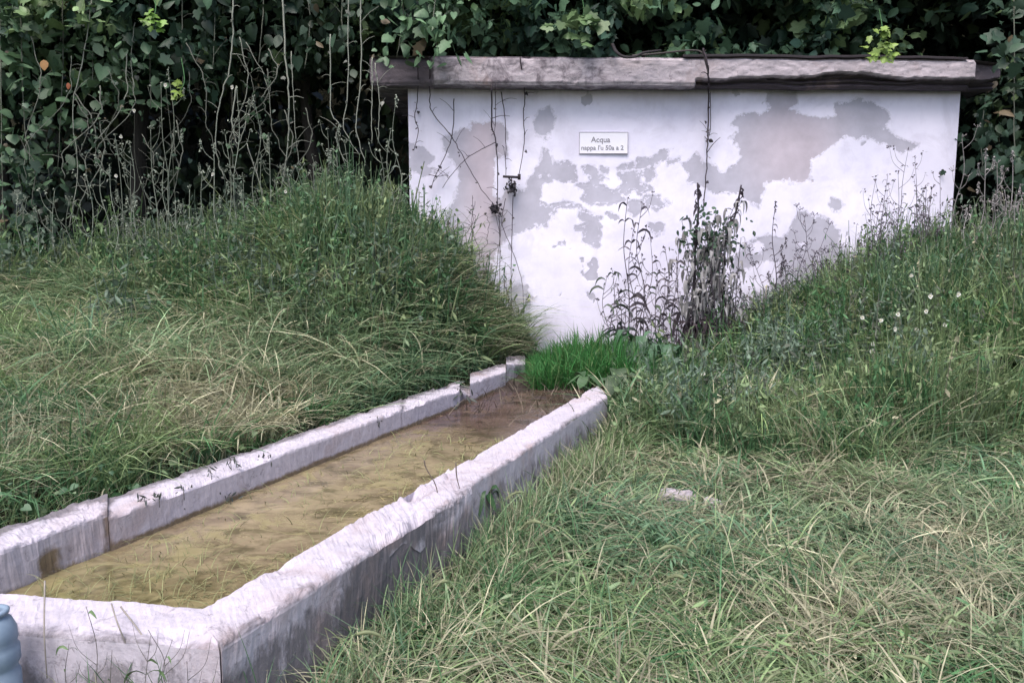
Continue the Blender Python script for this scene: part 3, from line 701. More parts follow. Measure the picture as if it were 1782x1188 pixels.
blades(g, roots(x, y), RNG.uniform(.2, .44, len(x)), RNG.uniform(.005, .012, len(x)), RNG.normal(.3, .3, len(x)), RNG.uniform(.3, 1.3, len(x)), pal(x, y, straw_right(x, y) * .8, 3.) * 1.15, 6)
x, y = scatter(13000, -1.2, 6.5, 2.0, 6.4, lambda x, y: (tcoord(x, y) > -1.64) * np.clip(straw_right(x, y) * 1.2, 0, 1))   # fallen dead stalks
r = roots(x, y); r[:, 2] += RNG.uniform(.01, .10, len(x))
blades(g, r, RNG.uniform(.12, .34, len(x)), RNG.uniform(.003, .006, len(x)), RNG.uniform(.8, 1.4, len(x)), RNG.uniform(.2, .5, len(x)), STRAW * RNG.uniform(.45, 1.05, len(x))[:, None], 3, sag=1.6)
x, y = scatter(30000, -1.3, 1.2, 2.0, 6.4, lambda x, y: (tcoord(x, y) > -1.66) * sst(-1.25, -1.6, tcoord(x, y)) * (.12 + .88 * sst(.42, .6, vn(x, y, 1.9, 2, 66.))))
blades(g, roots(x, y), RNG.uniform(.16, .40, len(x)), RNG.uniform(.004, .009, len(x)), RNG.normal(.1, .2, len(x)), RNG.uniform(.0, .8, len(x)), pal(x, y, .35, 3.) * 1.05, 5)
ss_ = RNG.uniform(1.9, 6.0, 210); tt_ = RNG.uniform(-1.62, -1.30, 210); kk_ = RNG.random(210) < .25 + .75 * sst(.42, .58, vn(ss_, tt_ * 0, 1.6, 2, 7.))
cx_ = (ss_ * DX + tt_ * NX)[kk_]; cy_ = (ss_ * DY + tt_ * NY)[kk_]
tufts(g, cx_, cy_, 22, (.24, .46), (.005, .011), None, lambda x, y: .25 + 0 * x, lean=.12, bend=(.1, 1.1), rad=.05, keep=lambda x, y: tcoord(x, y) > -1.64)
cx_ = RNG.uniform(-1.6, -.5, 22); cy_ = RNG.uniform(1.9, 2.18, 22)
tufts(g, cx_, cy_, 9, (.36, .56), (.004, .009), None, lambda x, y: .25 + 0 * x, lean=.1, bend=(.1, .9), keep=FRONT)
BARE = lambda x, y: 1 - .95 * np.exp(-((x - 1.05) / .32) ** 2 - ((y - 4.75) / .30) ** 2)
cx_, cy_ = scatter(4400, -2.0, 6.3, 1.7, 6.4, lambda x, y: BARE(x, y) * MEAD(x, y) * (.25 + .75 * sst(.4, .6, vn(x, y, 1.2, 3, 120.))))
tufts(g, cx_, cy_, 30, (.15, .36), (.007, .019), None, lambda x, y: straw_right(x, y) * .75, keep=lambda x, y: (tcoord(x, y) > -1.62) | FRONT(x, y))
tag(g.build('meadow_grass', M_GRASS), 'short green grass mixed with dry straw in front of the trough', 'grass', kind='stuff')

# --- small ground leaves (clover, bindweed) in the meadow
g = Geo()
x, y = scatter(22000, -1.2, 6.5, 2.0, 6.6, lambda x, y: (tcoord(x, y) > -1.62) * sst(.38, .62, vn(x, y, 1.4, 3, 50.)))
r = roots(x, y); r[:, 2] += RNG.uniform(.02, .13, len(x))
leaves(g, r, RNG.uniform(.014, .038, len(x)), pal(x, y, 0.05, 5.) * 1.0, OV, pitch=(1.0, .5))
x, y = scatter(16000, -7.5, -.2, 2.4, 9.5, lambda x, y: (tcoord(x, y) < -3.2) * (sst(.45, .65, vn(x, y, 1.3, 3, 51.)) + sst(-3.9, -3.3, tcoord(x, y))))
r = roots(x, y); r[:, 2] += RNG.uniform(.05, .25, len(x))
leaves(g, r, RNG.uniform(.02, .06, len(x)), pal(x, y, 0.0, 6.) * .85, HT, pitch=(.9, .5))
x, y = scatter(9000, -1.2, 6.5, 2.2, 7.0, lambda x, y: (tcoord(x, y) > -1.55) * sst(.52, .64, vn(x, y, 1.0, 3, 58.)))
r = roots(x, y); r[:, 2] += RNG.uniform(.05, .2, len(x)); leaves(g, r, RNG.uniform(.04, .085, len(x)), pal(x, y, 0.0, 5.) * 1.05, LN, pitch=(.8, .6))
tag(g.build('ground_cover', M_LEAF), 'small clover and bindweed leaves low among the grass', 'ground cover', kind='stuff')

# --- left bank grass
def straw_left(x, y):
    p = np.stack([x, y, H(x, y) + .25], 1); px, py = proj(p)
    s = .16 + .35 * sst(.5, .7, vn(x, y, 1.1, 3, 71.))
    s = s + .55 * np.exp(-((px - 400) / 130) ** 2 - ((py - 650) / 75) ** 2) + .3 * np.exp(-((px - 120) / 130) ** 2 - ((py - 700) / 50) ** 2)
    return s - .3 * sst(520, 440, py)
g = Geo()
x, y = scatter(90000, -8, .6, 2.3, 10.6, lambda x, y: (tcoord(x, y) < -3.26) * (.35 + .65 * sst(9, 4, y)))
blades(g, roots(x, y), RNG.uniform(.14, .42, len(x)) * (.7 + .6 * vn(x, y, 1.2, 3, 9.)) * (.45 + .55 * sst(-3.3, -3.9, tcoord(x, y))), RNG.uniform(.004, .009, len(x)), RNG.normal(.1, .18, len(x)), RNG.uniform(.1, .7, len(x)), pal(x, y, straw_left(x, y), 1.), 5)
x, y = scatter(7000, -8, .4, 2.3, 9.8, lambda x, y: (tcoord(x, y) < -3.3) * 1.0)
blades(g, roots(x, y), RNG.uniform(.3, .6, len(x)) * (.5 + .5 * sst(-3.3, -3.9, tcoord(x, y))), RNG.uniform(.005, .011, len(x)), RNG.normal(.25, .2, len(x)), RNG.uniform(.6, 1.3, len(x)), pal(x, y, straw_left(x, y), 2.) * 1.3, 6, ang=RNG.normal(-1.0, .9, len(x)))
cx_, cy_ = scatter(2500, -7.5, .3, 2.6, 9.6, lambda x, y: (tcoord(x, y) < -3.5) * 1.0)
K_ = 26; x = np.repeat(cx_, K_) + RNG.normal(0, .05, len(cx_) * K_); y = np.repeat(cy_, K_) + RNG.normal(0, .05, len(cx_) * K_)
hh_ = np.repeat(RNG.uniform(.26, .62, len(cx_)), K_) * RNG.uniform(.6, 1.1, len(x)); a0 = np.repeat(RNG.normal(-1.2, .8, len(cx_)), K_)
cc_ = np.repeat(pal(cx_, cy_, straw_left(cx_, cy_) * 1.0, 2.) * 1.2, K_, 0) * RNG.uniform(.7, 1.35, len(x))[:, None]
kp = tcoord(x, y) < -3.35
blades(g, roots(x, y)[kp], hh_[kp], RNG.uniform(.006, .014, kp.sum()), RNG.normal(.16, .16, kp.sum()), RNG.uniform(.3, 1.1, kp.sum()), cc_[kp], 6, ang=(a0 + RNG.normal(0, 1.1, len(x)))[kp])
tag(g.build('bank_grass', M_GRASS), 'long drooping green and straw grass on the bank left of the trough', 'grass', kind='stuff')

# --- tall herbs: right strip between meadow and wall, and the mound left of the house
def clumps(g, n, x0, x1, y0, y1, dens, hr, cols, lsz):
    cx, cy = scatter(n, x0, x1, y0, y1, dens)
    for a, b in zip(cx, cy):
        k = random.randint(14, 30); x = a + RNG.normal(0, .14, k); y = b + RNG.normal(0, .14, k)
        kk = (tcoord(x, y) > -1.5) | (tcoord(x, y) < -3.4); x = x[kk]; y = y[kk]; y = np.minimum(y, 9.65)
        if len(x): herbs(g, x, y, hr[0], hr[1] * random.uniform(.6, 1.15), np.array(random.choice(cols)) * RNG.uniform(.8, 1.2, len(x))[:, None], lsz, 12, lean=.25)
def herbs(g, x, y, hmin, hmax, colf, leafsize, nleaf=9, lean=.15, hs=None):
    n = len(x); r = roots(x, y); h = RNG.uniform(hmin, hmax, n) * (1 if hs is None else hs)
    ang = RNG.uniform(0, 6.28, n); ln = RNG.normal(0, lean, n); bd = RNG.uniform(0, .25, n); c = colf
    blades(g, r, h, RNG.uniform(.004, .008, n), ln, bd, c * .9, 4, ang=ang, shape='stem')
    for k in range(nleaf):
        t = RNG.uniform(.15, 1.0, n); hor = h * (ln * t + bd * t * t)
        p = r.copy(); p[:, 0] += np.cos(ang) * hor; p[:, 1] += np.sin(ang) * hor; p[:, 2] += h * (t - bd * .55 * t ** 2.4)
        sz = RNG.uniform(*leafsize, n) * (1.25 - .6 * t)
        leaves(g, p, sz * (.62 if k % 3 == 0 else 1), c * RNG.uniform(.6, 1.2, n)[:, None], LN if k % 3 else OV, pitch=(.6, .6))
def rdens(x, y):
    e = 5.45 + .3 * np.sin(x * 2.1) + (vn(x, y, 1.3, 2, 91.) - .5) * .8
    return sst(e - .1, e + .35, y) * (tcoord(x, y) > -1.60) * (.35 + .65 * sst(.3, .6, vn(x, y, 1.7, 2, 33.)))
g = Geo()
def htop(x, y):     # upper envelope: heights fall off towards the bare middle of the wall
    return np.clip(.72 + .38 * sst(2.2, 4.4, x), .3, 1.15) * (1 - .35 * sst(8.0, 9.4, y) * sst(3.4, 2.0, x))
x, y = scatter(90000, .2, 9.5, 5.2, 9.9, rdens)
blades(g, roots(x, y), RNG.uniform(.2, .8, len(x)) * htop(x, y) * (.35 + 1.2 * vn(x, y, 1.8, 3, 160.)), RNG.uniform(.004, .009, len(x)), RNG.normal(.08, .18, len(x)), RNG.uniform(.0, .6, len(x)), pal(x, y, .06 + .5 * np.exp(-((x - 1.9) / .8) ** 2 - ((y - 6.2) / .6) ** 2), 8.) * .95, 4)
cx_, cy_ = scatter(500, .8, 9.0, 5.4, 9.2, lambda x, y: rdens(x, y) * sst(.5, .62, vn(x, y, 1.3, 2, 190.)))
tufts(g, cx_, cy_, 30, (.6, 1.15), (.006, .012), None, lambda x, y: .12 + 0 * x, lean=.12, bend=(.3, 1.2), rad=.09); g.c[-1] = g.c[-1] * np.array([1.25, 1.3, 1.1])
cx_, cy_ = scatter(2600, .3, 9.0, 5.3, 9.6, rdens)
tufts(g, cx_, cy_, 24, (.35, .8), (.007, .014), None, lambda x, y: .08 + .3 * np.exp(-((x - 1.9) / .8) ** 2 - ((y - 6.0) / .6) ** 2), lean=.15, bend=(.2, 1.0), rad=.07)
x, y = scatter(7500, .6, 9.5, 5.4, 9.7, rdens)
herbs(g, x, y, .35, 1.0 , pal(x, y, .05, 9.) * .9, (.06, .14), 8, hs=htop(x, y) * (.6 + .8 * vn(x, y, 1.6, 2, 140.)))
clumps(g, 330, .9, 9., 5.6, 9.5, lambda x, y: rdens(x, y) * (.3 + .7 * sst(6.2, 7.4, y)), (.35, 1.05), [G1, BLU * .8, BLU, G2, G3 * .8, (.15, .17, .13)], (.05, .15))
for (ax, ay, hh_) in [(1.25, 7.7, .72), (1.5, 7.9, .75), (1.1, 8.1, .7), (1.75, 7.6, .62), (2.1, 7.9, .6), (2.0, 8.6, .5), (2.6, 8.5, .62), (1.35, 7.2, .55), (2.5, 7.9, .55), (3.0, 8.6, .6), (1.6, 8.5, .6), (1.2, 6.9, .5)]:
    k = 34; x = ax + RNG.normal(0, .13, k); y = ay + RNG.normal(0, .13, k)
    herbs(g, x, y, hh_ * .6, hh_ * 1.1, np.array(random.choice([G1, G2 * 1.1, BLU * .8])) * RNG.uniform(.8, 1.2, k)[:, None], (.06, .16), 12, lean=.25)
tag(g.build('tall_grass', M_GRASS), 'tall green grass and leafy weeds below the wall right of the trough', 'grass', kind='stuff')

g = Geo()
def mdens(x, y): return (tcoord(x, y) < -3.5) * np.clip(np.exp(-((x + 1.9) / 1.5) ** 2 - ((y - 9.0) / 1.5) ** 2) * 1.5 + .9 * sst(7.6, 9.0, y) * sst(-.3, -1.2, x), 0, 1)
x, y = scatter(60000, -8.5, .4, 6.2, 10.4, mdens)
sc_ = .35 + .75 * np.exp(-((x + 1.7) / 1.5) ** 2 - ((y - 9.0) / 1.6) ** 2)
blades(g, roots(x, y), RNG.uniform(.25, 1.0, len(x)) * sc_ * (.35 + 1.2 * vn(x, y, 1.8, 3, 170.)), RNG.uniform(.006, .013, len(x)), RNG.normal(.08, .15, len(x)), RNG.uniform(.1, .8, len(x)), pal(x, y, .06, 14.) * 1.05, 6)
cx_, cy_ = scatter(2600, -8.5, .2, 6.2, 10.1, mdens)
tufts(g, cx_, cy_, 24, (.35, .85), (.007, .015), None, lambda x, y: .05 + 0 * x, lean=.1, bend=(.2, 1.0), rad=.07)
x, y = scatter(6500, -8.5, .2, 6.4, 10.2, mdens)
sc_ = .58 + .5 * np.exp(-((x + 1.7) / 1.5) ** 2 - ((y - 9.0) / 1.6) ** 2)
herbs(g, x, y, .4, 1.15, pal(x, y, .0, 15.) * 1.0, (.06, .16), 9, hs=sc_ * (.55 + .9 * vn(x, y, 1.5, 2, 150.)))
clumps(g, 300, -8., 0, 6.6, 9.9, mdens, (.4, 1.15), [G1, BLU * .8, G2, G3 * .75, BLU * .6], (.06, .17))
cx_, cy_ = scatter(2000, -8.5, .1, 5.8, 10.0, lambda x, y: (tcoord(x, y) < -3.6) * (.3 + .7 * sst(.4, .6, vn(x, y, 1.1, 2, 180.))))
n0 = g.n; tufts(g, cx_, cy_, 22, (.45, 1.0), (.005, .010), None, lambda x, y: .22 + 0 * x, lean=.1, bend=(.5, 1.3), rad=.08, angf=lambda n: RNG.normal(-1.4, .9, n)); g.c[-1] = g.c[-1] * 1.3
cx_ = RNG.uniform(-.95, .02, 60); cy_ = RNG.uniform(8.5, 9.4, 60)
tufts(g, cx_, cy_, 20, (.35, .75), (.005, .009), None, lambda x, y: .8 + 0 * x, lean=.2, bend=(.3, 1.4), rad=.06, angf=lambda n: RNG.normal(-.6, .6, n))
tag(g.build('bank_weeds', M_GRASS), 'dense tall weeds on the mound beside the left corner of the building', 'weeds', kind='stuff')

# --- debris: algae strands, floating straw and leaves on the water
g = Geo()
n = 2600; s_ = RNG.uniform(1.8, 5.6, n) ; t_ = RNG.uniform(-2.96, -1.95, n)
k = RNG.random(n) < (.08 + .92 * sst(-2.6, -2.1, t_)) * sst(.45, .62, vn(s_, t_, 2.2, 3, 7.)); s_ = s_[k]; t_ = t_[k]; n = len(s_)
r = np.stack([s_ * DX + t_ * NX, s_ * DY + t_ * NY, np.full(n, WZ + .004)], 1)
blades(g, r, RNG.uniform(.03, .14, n), RNG.uniform(.003, .007, n), 1.0, .1, np.array([.30, .25, .13]) * RNG.uniform(.3, 1.3, n)[:, None], 3, ang=RNG.normal(.2, .6, n), sag=8.)
V = g.v[-1]; V[:, 2] = WZ + .003 + np.abs(RNG.normal(0, .0015, len(V)))
n = 2600; s_ = RNG.uniform(1.7, 4.8, n); t_ = RNG.uniform(-2.9, -1.95, n)
k = RNG.random(n) < (.15 + .85 * np.exp(-((s_ - 2.0) / .5) ** 2) + .6 * sst(-2.3, -2.0, t_)); s_ = s_[k]; t_ = t_[k]; n = len(s_)
r = np.stack([s_ * DX + t_ * NX, s_ * DY + t_ * NY, np.full(n, WZ - .01)], 1)
blades(g, r, RNG.uniform(.03, .12, n), RNG.uniform(.003, .006, n), RNG.normal(.4, .3, n), RNG.uniform(.4, 1.5, n), np.array([.25, .26, .13]) * RNG.uniform(.6, 1.3, n)[:, None], 5)
n = 240; s_ = RNG.uniform(5.2, 7.4, n); t_ = RNG.uniform(-2.9, -1.95, n)
r = np.stack([s_ * DX + t_ * NX, s_ * DY + t_ * NY, np.full(n, WZ + .02)], 1)
blades(g, r, RNG.uniform(.05, .2, n), RNG.uniform(.003, .006, n), RNG.uniform(.2, 1.2, n), .3, np.array([.12, .10, .08]) * RNG.uniform(.3, 1.8, n)[:, None], 3)
tag(g.build('debris', M_DRY), 'straw, algae strands and rotting stems afloat in the trough water', 'debris', kind='stuff')

# ------------------------------------------------------------------ thicket behind: trees, ivy curtain
LG = [lin(100, 130, 98) * .9, lin(76, 106, 84) * .8, lin(56, 84, 70) * .7, lin(124, 150, 104) * .95]
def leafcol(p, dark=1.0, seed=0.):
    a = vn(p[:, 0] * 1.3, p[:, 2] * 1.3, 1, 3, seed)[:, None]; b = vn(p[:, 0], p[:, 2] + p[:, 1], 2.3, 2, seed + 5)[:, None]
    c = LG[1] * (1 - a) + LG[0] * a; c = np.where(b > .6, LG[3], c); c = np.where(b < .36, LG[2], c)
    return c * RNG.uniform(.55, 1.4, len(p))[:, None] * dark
def crown(g, c, r, n, size, dark=1.0, seed=0., shape=LB, front=.0, gap=.45):
    """leaf clumps spread through an uneven volume, denser to the outside"""
    m = int(n * 2.2); d = RNG.normal(0, 1, (m, 3)); d /= np.linalg.norm(d, axis=1, keepdims=True)
    k = RNG.random(m) ** .33 * (.8 + .35 * vn(d[:, 0] * 2 + d[:, 1], d[:, 2] * 2 - d[:, 1], 1.3, 3, seed))
    p = np.array(c) + d * k[:, None] * np.array(r)
    q = vn(p[:, 0] * 1.9 + p[:, 1] * .7, p[:, 2] * 1.9 - p[:, 1] * .4, 1, 3, seed + 2)
    p = p[q > gap][:n]
    p = p[p[:, 2] > H(p[:, 0], p[:, 1])]
    inb = (p[:, 0] > -1.95) & (p[:, 0] < 6.55) & (p[:, 1] > 9.35) & (p[:, 1] < 13.2) & (p[:, 2] < 4.2)
    p = p[~inb]
    sp = RNG.random(len(p)) + .35 * (vn(p[:, 0], p[:, 2], .8, 2, seed + 9) - .5)
    for lo, hi, sh, ks in ((-9, .45, shape, 1.0), (.45, .75, OV, .7), (.75, 9, LN, 1.05)):
        q = p[(sp >= lo) & (sp < hi)]
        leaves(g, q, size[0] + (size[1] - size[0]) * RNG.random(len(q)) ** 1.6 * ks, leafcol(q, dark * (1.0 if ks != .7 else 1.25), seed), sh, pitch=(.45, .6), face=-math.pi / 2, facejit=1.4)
TREES = [  # x, y, crown centre z, radii, leaves, label
 (-7.6, 10.6, 5.2, (2.2, 1.7, 1.7), 3000, 'tree smothered in pale green ivy at the far left corner', .95),
 (-5.3, 10.3, 5.0, (2.0, 1.5, 1.35), 3200, 'ivy covered tree with a hanging leafy skirt left of the bare vines', 1.0),
 (-3.0, 10.9, 5.5, (2.0, 1.4, 1.5), 2600, 'dark shaded tree behind the hanging vines left of the building', .55),  # low factor paints the shade into its leaf colour
 (-.9, 10.9, 5.2, (1.7, 1.3, 1.15), 2600, 'leafy tree leaning over the left end of the roof', 1.4),
 (1.3, 11.2, 5.0, (1.9, 1.5, 1.05), 3200, 'broad vine leaves heaped over the middle of the roof', 1.45),
 (3.6, 11.2, 5.1, (1.9, 1.5, 1.15), 3200, 'leafy vine mass above the right half of the roof beside the bright spray', 1.35),
 (5.9, 11.4, 5.3, (1.9, 1.6, 1.4), 2600, 'darker leafy tree over the right end of the roof', .75),
 (8.2, 10.8, 4.6, (1.7, 1.5, 2.4), 3600, 'dark glossy leaved tree filling the right edge beyond the building', .7),
]
for i, (tx, ty, tz, tr, n, lab, dk) in enumerate(TREES):
    t = thing('ivy_tree', lab, 'tree', (tx, ty + .6, float(H(tx, ty + .6))), 'overgrown trees behind the building')
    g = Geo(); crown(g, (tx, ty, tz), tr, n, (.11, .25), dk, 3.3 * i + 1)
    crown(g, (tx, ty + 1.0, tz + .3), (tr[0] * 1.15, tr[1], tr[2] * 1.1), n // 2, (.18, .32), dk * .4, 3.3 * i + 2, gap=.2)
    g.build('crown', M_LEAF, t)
    g = Geo(); zb = float(H(tx, ty + .6)) - .1
    ph = random.uniform(0, 6)
    path = smooth_path([(tx + .15 * math.sin(ph), ty + .6, zb), (tx + .1 * math.sin(ph + 1), ty + .55, zb + 1.5), (tx - .12 * math.sin(ph + 2), ty + .6, zb + 3), (tx, ty + .4, tz + .3)], 5)
    if WX0 - .3 < tx < WX1 + .3: path = smooth_path([(tx, 13.6, 0), (tx, 13.3, 2.5), (tx + .1, 12.6, 4.4), (tx, ty + .4, tz + .3)], 5)
    tube(g, path, .13, (.5, .5, .5), 8, .06)
    for k in range(7):
        a = random.uniform(0, 6.28); s0 = path[-1 - random.randint(0, 5)]
        e = np.array([tx, ty, tz]) + np.array([math.cos(a) * tr[0] * .7, math.sin(a) * tr[1] * .6, random.uniform(-.3, .7) * tr[2]])
        tube(g, smooth_path([s0, (s0 + e) / 2 + np.array([0, 0, .2]), e], 4), .045, (.5, .5, .5), 6, .012)
    g.build('trunk', M_BARK, t)

# deep shade painted into the leaf colour: dead leaves and old stems deep in the thicket
g = Geo()
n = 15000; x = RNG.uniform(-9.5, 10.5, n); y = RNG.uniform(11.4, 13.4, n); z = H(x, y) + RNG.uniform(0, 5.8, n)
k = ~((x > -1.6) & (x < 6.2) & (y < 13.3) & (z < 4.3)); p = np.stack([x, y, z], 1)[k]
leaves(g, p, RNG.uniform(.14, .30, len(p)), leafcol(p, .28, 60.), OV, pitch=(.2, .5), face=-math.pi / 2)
n = 7000; x = RNG.uniform(-9.5, 9.5, n); y = RNG.uniform(9.2, 13.5, n); z = RNG.uniform(6.0, 7.6, n)
p = np.stack([x, y, z], 1); leaves(g, p, RNG.uniform(.25, .45, n), leafcol(p, .6, 61.), OV, pitch=(1.3, .3))  # unseen leaf roof added overhead to shade the thicket
tag(g.build('undergrowth_and_canopy', M_LEAF), 'leaves coloured dark as thicket shade, with an unseen canopy added overhead', 'undergrowth_and_canopy', kind='stuff')

# --- leafy vines hanging as a curtain on the left, and thin bare ones
DRYC = lin(148, 152, 138) * .65
def vine(name, pts, r, label, group, leaf_n=0, leaf_size=(.05, .1), leafc=None, col=DRYC, spread=.05, twigs=0, jit=.02, shape=HT, cat='vine', leaf_span=(0, 1)):
    pts = smooth_path(pts, 8)
    pts = pts + np.array([[noise.noise(Vector((i * .45, len(pts), 1))) * jit, noise.noise(Vector((i * .45, 7, len(pts)))) * jit, 0] for i in range(len(pts))])
    t = thing(name, label, cat, pts[0], group)
    g = Geo(); tube(g, pts, r, col, 5, r * .6)
    for k in range(twigs):
        i = random.randint(2, len(pts) - 3); a = random.uniform(0, 6.28); L = random.uniform(.08, .25)
        d = np.array([math.cos(a) * L, math.sin(a) * L * .5, random.uniform(-.2, 1) * L])
        tube(g, smooth_path([pts[i], pts[i] + d * .5 + np.array([0, 0, .02]), pts[i] + d], 3), r * .5, col, 4, r * .25)
    g.build('stem', M_DRY, t)
    if leaf_n:
        g = Geo(); lo, hi = int(leaf_span[0] * (len(pts) - 1)), int(leaf_span[1] * (len(pts) - 1))
        idx = RNG.integers(lo, hi + 1, leaf_n); p = pts[idx] + RNG.normal(0, spread, (leaf_n, 3)) * np.array([1, .7, .8])
        c = leafcol(p, 1.0, 9.) if leafc is None else np.array(leafc) * RNG.uniform(.6, 1.4, leaf_n)[:, None]
        hf = leaf_n // 2; sz = leaf_size[0] * .6 + (leaf_size[1] - leaf_size[0] * .6) * RNG.random(leaf_n) ** 1.5
        c = np.broadcast_to(c, (leaf_n, 3)).copy(); br = RNG.random(leaf_n) < .03; c[br] = np.array([.13, .10, .06])
        leaves(g, p[:hf], sz[:hf], c[:hf], shape, pitch=(.35, .6), face=-math.pi / 2, facejit=1.1)
        leaves(g, p[hf:], sz[hf:], c[hf:], OV if leaf_n % 2 else LB, pitch=(.35, .6), face=-math.pi / 2, facejit=1.1)
        g.build('foliage', M_LEAF, t)
    return t
# leafy curtains, left third: px column, top, bottom, depth, leaf count, darkness (shade painted into the leaf colour), width
for (px, y0, y1, Y, n, dk, sp, lab) in [
    (8, -60, 470, 9.2, 260, .85, .17, 'leafy ivy strand hanging at the very left edge of the picture'),
    (48, -60, 300, 9.3, 230, .9, .18, 'ivy strand with an orange leaf hanging near the left edge'),
    (100, -60, 300, 9.5, 190, .8, .17, 'ivy strand falling beside the strand with the orange leaf'),
    (38, 260, 470, 9.25, 120, .7, .15, 'low ivy strand rising from the grass at the left edge'),
    (92, 240, 440, 9.5, 80, .45, .14, 'brown shaded ivy strand low in the dark thicket near the left edge'),
    (160, -60, 150, 9.5, 170, .8, .18, 'short ivy strand hanging left of the lime green leaf spray'),
    (215, -60, 130, 9.5, 170, .9, .18, 'ivy strand hanging directly behind the lime green leaf spray'),
    (262, -60, 190, 9.6, 150, .8, .17, 'ivy strand hanging just below the lime green leaf spray'),
    (318, -60, 150, 9.6, 120, .7, .16, 'ivy strand hanging above the yellow green leaf pair'),
    (370, -60, 120, 9.7, 90, .45, .16, 'shaded ivy strand hanging right of the yellow green leaf pair'),
    (450, -60, 110, 9.8, 60, .5, .19, 'shaded ivy strand between the two long bare vines'),
    (530, -60, 120, 9.8, 60, .5, .18, 'grey green ivy strand right of the second long bare vine'),
    (600, -60, 90, 9.8, 60, .55, .18, 'grey ivy strand hanging left of the roof end'),
    (690, -60, 100, 9.3, 150, 1.05, .17, 'green vine tumbling over the left end of the roof slab'),
    (760, -60, 92, 9.25, 130, 1.3, .16, 'bright green vine drooping onto the roof edge near its left end'),
    (1765, -60, 300, 9.3, 240, .7, .20, 'dark glossy strand of leaves along the right edge of the picture'),
    (1715, 150, 330, 9.9, 110, .55, .17, 'glossy leaves hanging beside the right corner of the white wall')]:
    top = P(px + random.uniform(-15, 15), y0, Y + .15); bot = P(px, y1, Y); mid = P(px + random.uniform(-12, 12), (y0 + y1) / 2, Y)
    vine('hanging_ivy', [top, mid, bot], .008, lab, 'leafy ivy strands hanging in the thicket', int(n * .62), (.10, .21), leafcol(np.array([mid]), dk, 4.)[0] * 0 + (LG[0] if dk > .75 else LG[1]) * dk, spread=sp, twigs=3)

def pv(path, Y): return [P(a, b, Y if len(q) == 2 else q[2]) for q in path for a, b in [q[:2]]]
pale = lin(172, 176, 164) * .75
for path, Y, r, lab in [
    ([(405, -40), (405, 60), (398, 125), (380, 190), (376, 260), (390, 310)], 9.3, .010, 'pale bare vine with a knot hanging in the middle of the dark thicket'),
    ([(412, 150), (404, 210), (415, 250), (432, 200), (443, 165)], 9.25, .009, 'forked grey stem curling beside the pale bare vine'),
    ([(490, -40), (497, 100), (503, 170), (500, 260), (490, 325)], 9.3, .012, 'long straight bare vine hanging left of the tangled twigs'),
    ([(507, 90), (512, 200), (520, 290)], 9.35, .006, 'thin bare vine close behind the long straight one'),
    ([(575, 60), (576, 190), (590, 215), (585, 240), (602, 290)], 9.2, .007, 'twisted bare vine hanging into the tangled twigs'),
    ([(606, -20), (605, 160), (598, 220), (625, 270)], 9.1, .007, 'bare vine ending in a loose curl left of the roof end'),
    ([(627, -20), (628, 130), (620, 220), (636, 285)], 9.1, .008, 'bare vine hanging just left of the roof end'),
    ([(648, 100), (647, 180), (647, 250)], 9.1, .007, 'straight vine hanging from the dark end of the roof'),
    ([(653, 110), (660, 180), (658, 250)], 9.1, .006, 'thin vine hanging beside the straight one at the roof end'),
    ([(160, 0), (147, 90), (127, 190), (135, 300), (120, 400)], 9.3, .008, 'slack bare vine in the dark gap near the left edge'),
    ([(235, 40), (228, 100), (235, 160)], 9.4, .006, 'short bare vine among the upper left leaves'),
    ([(430, 250), (455, 330), (470, 380)], 9.2, .006, 'leaning bare stem behind the grass tops of the bank')]:
    vine('bare_vine', pv(path, Y), r, lab, 'bare vines hanging in the dark thicket', 6, (.03, .07), pale * .5, pale, spread=.04, twigs=5)

XV = sorted(random.sample(range(20, 640), 22))
for k, px in enumerate(XV):
    y0 = random.uniform(60, 240); L = random.uniform(120, 260); dx = random.gauss(0, 60)
    vine('bare_creeper', [P(px, y0, 9.25), P(px + dx * .3 + 15, y0 + L * .35, 9.15), P(px + dx * .8 - 12, y0 + L * .7, 9.1), P(px + dx, min(y0 + L, 460), 9.1)], random.uniform(.004, .008), f'thin crooked creeper, {ORD[k]} from the left in the dark of the left thicket', 'thin creepers in the left thicket', 14, (.03, .09), LG[k % 3] * .7, pale * random.uniform(.35, .75), spread=.06, twigs=6, jit=.04)
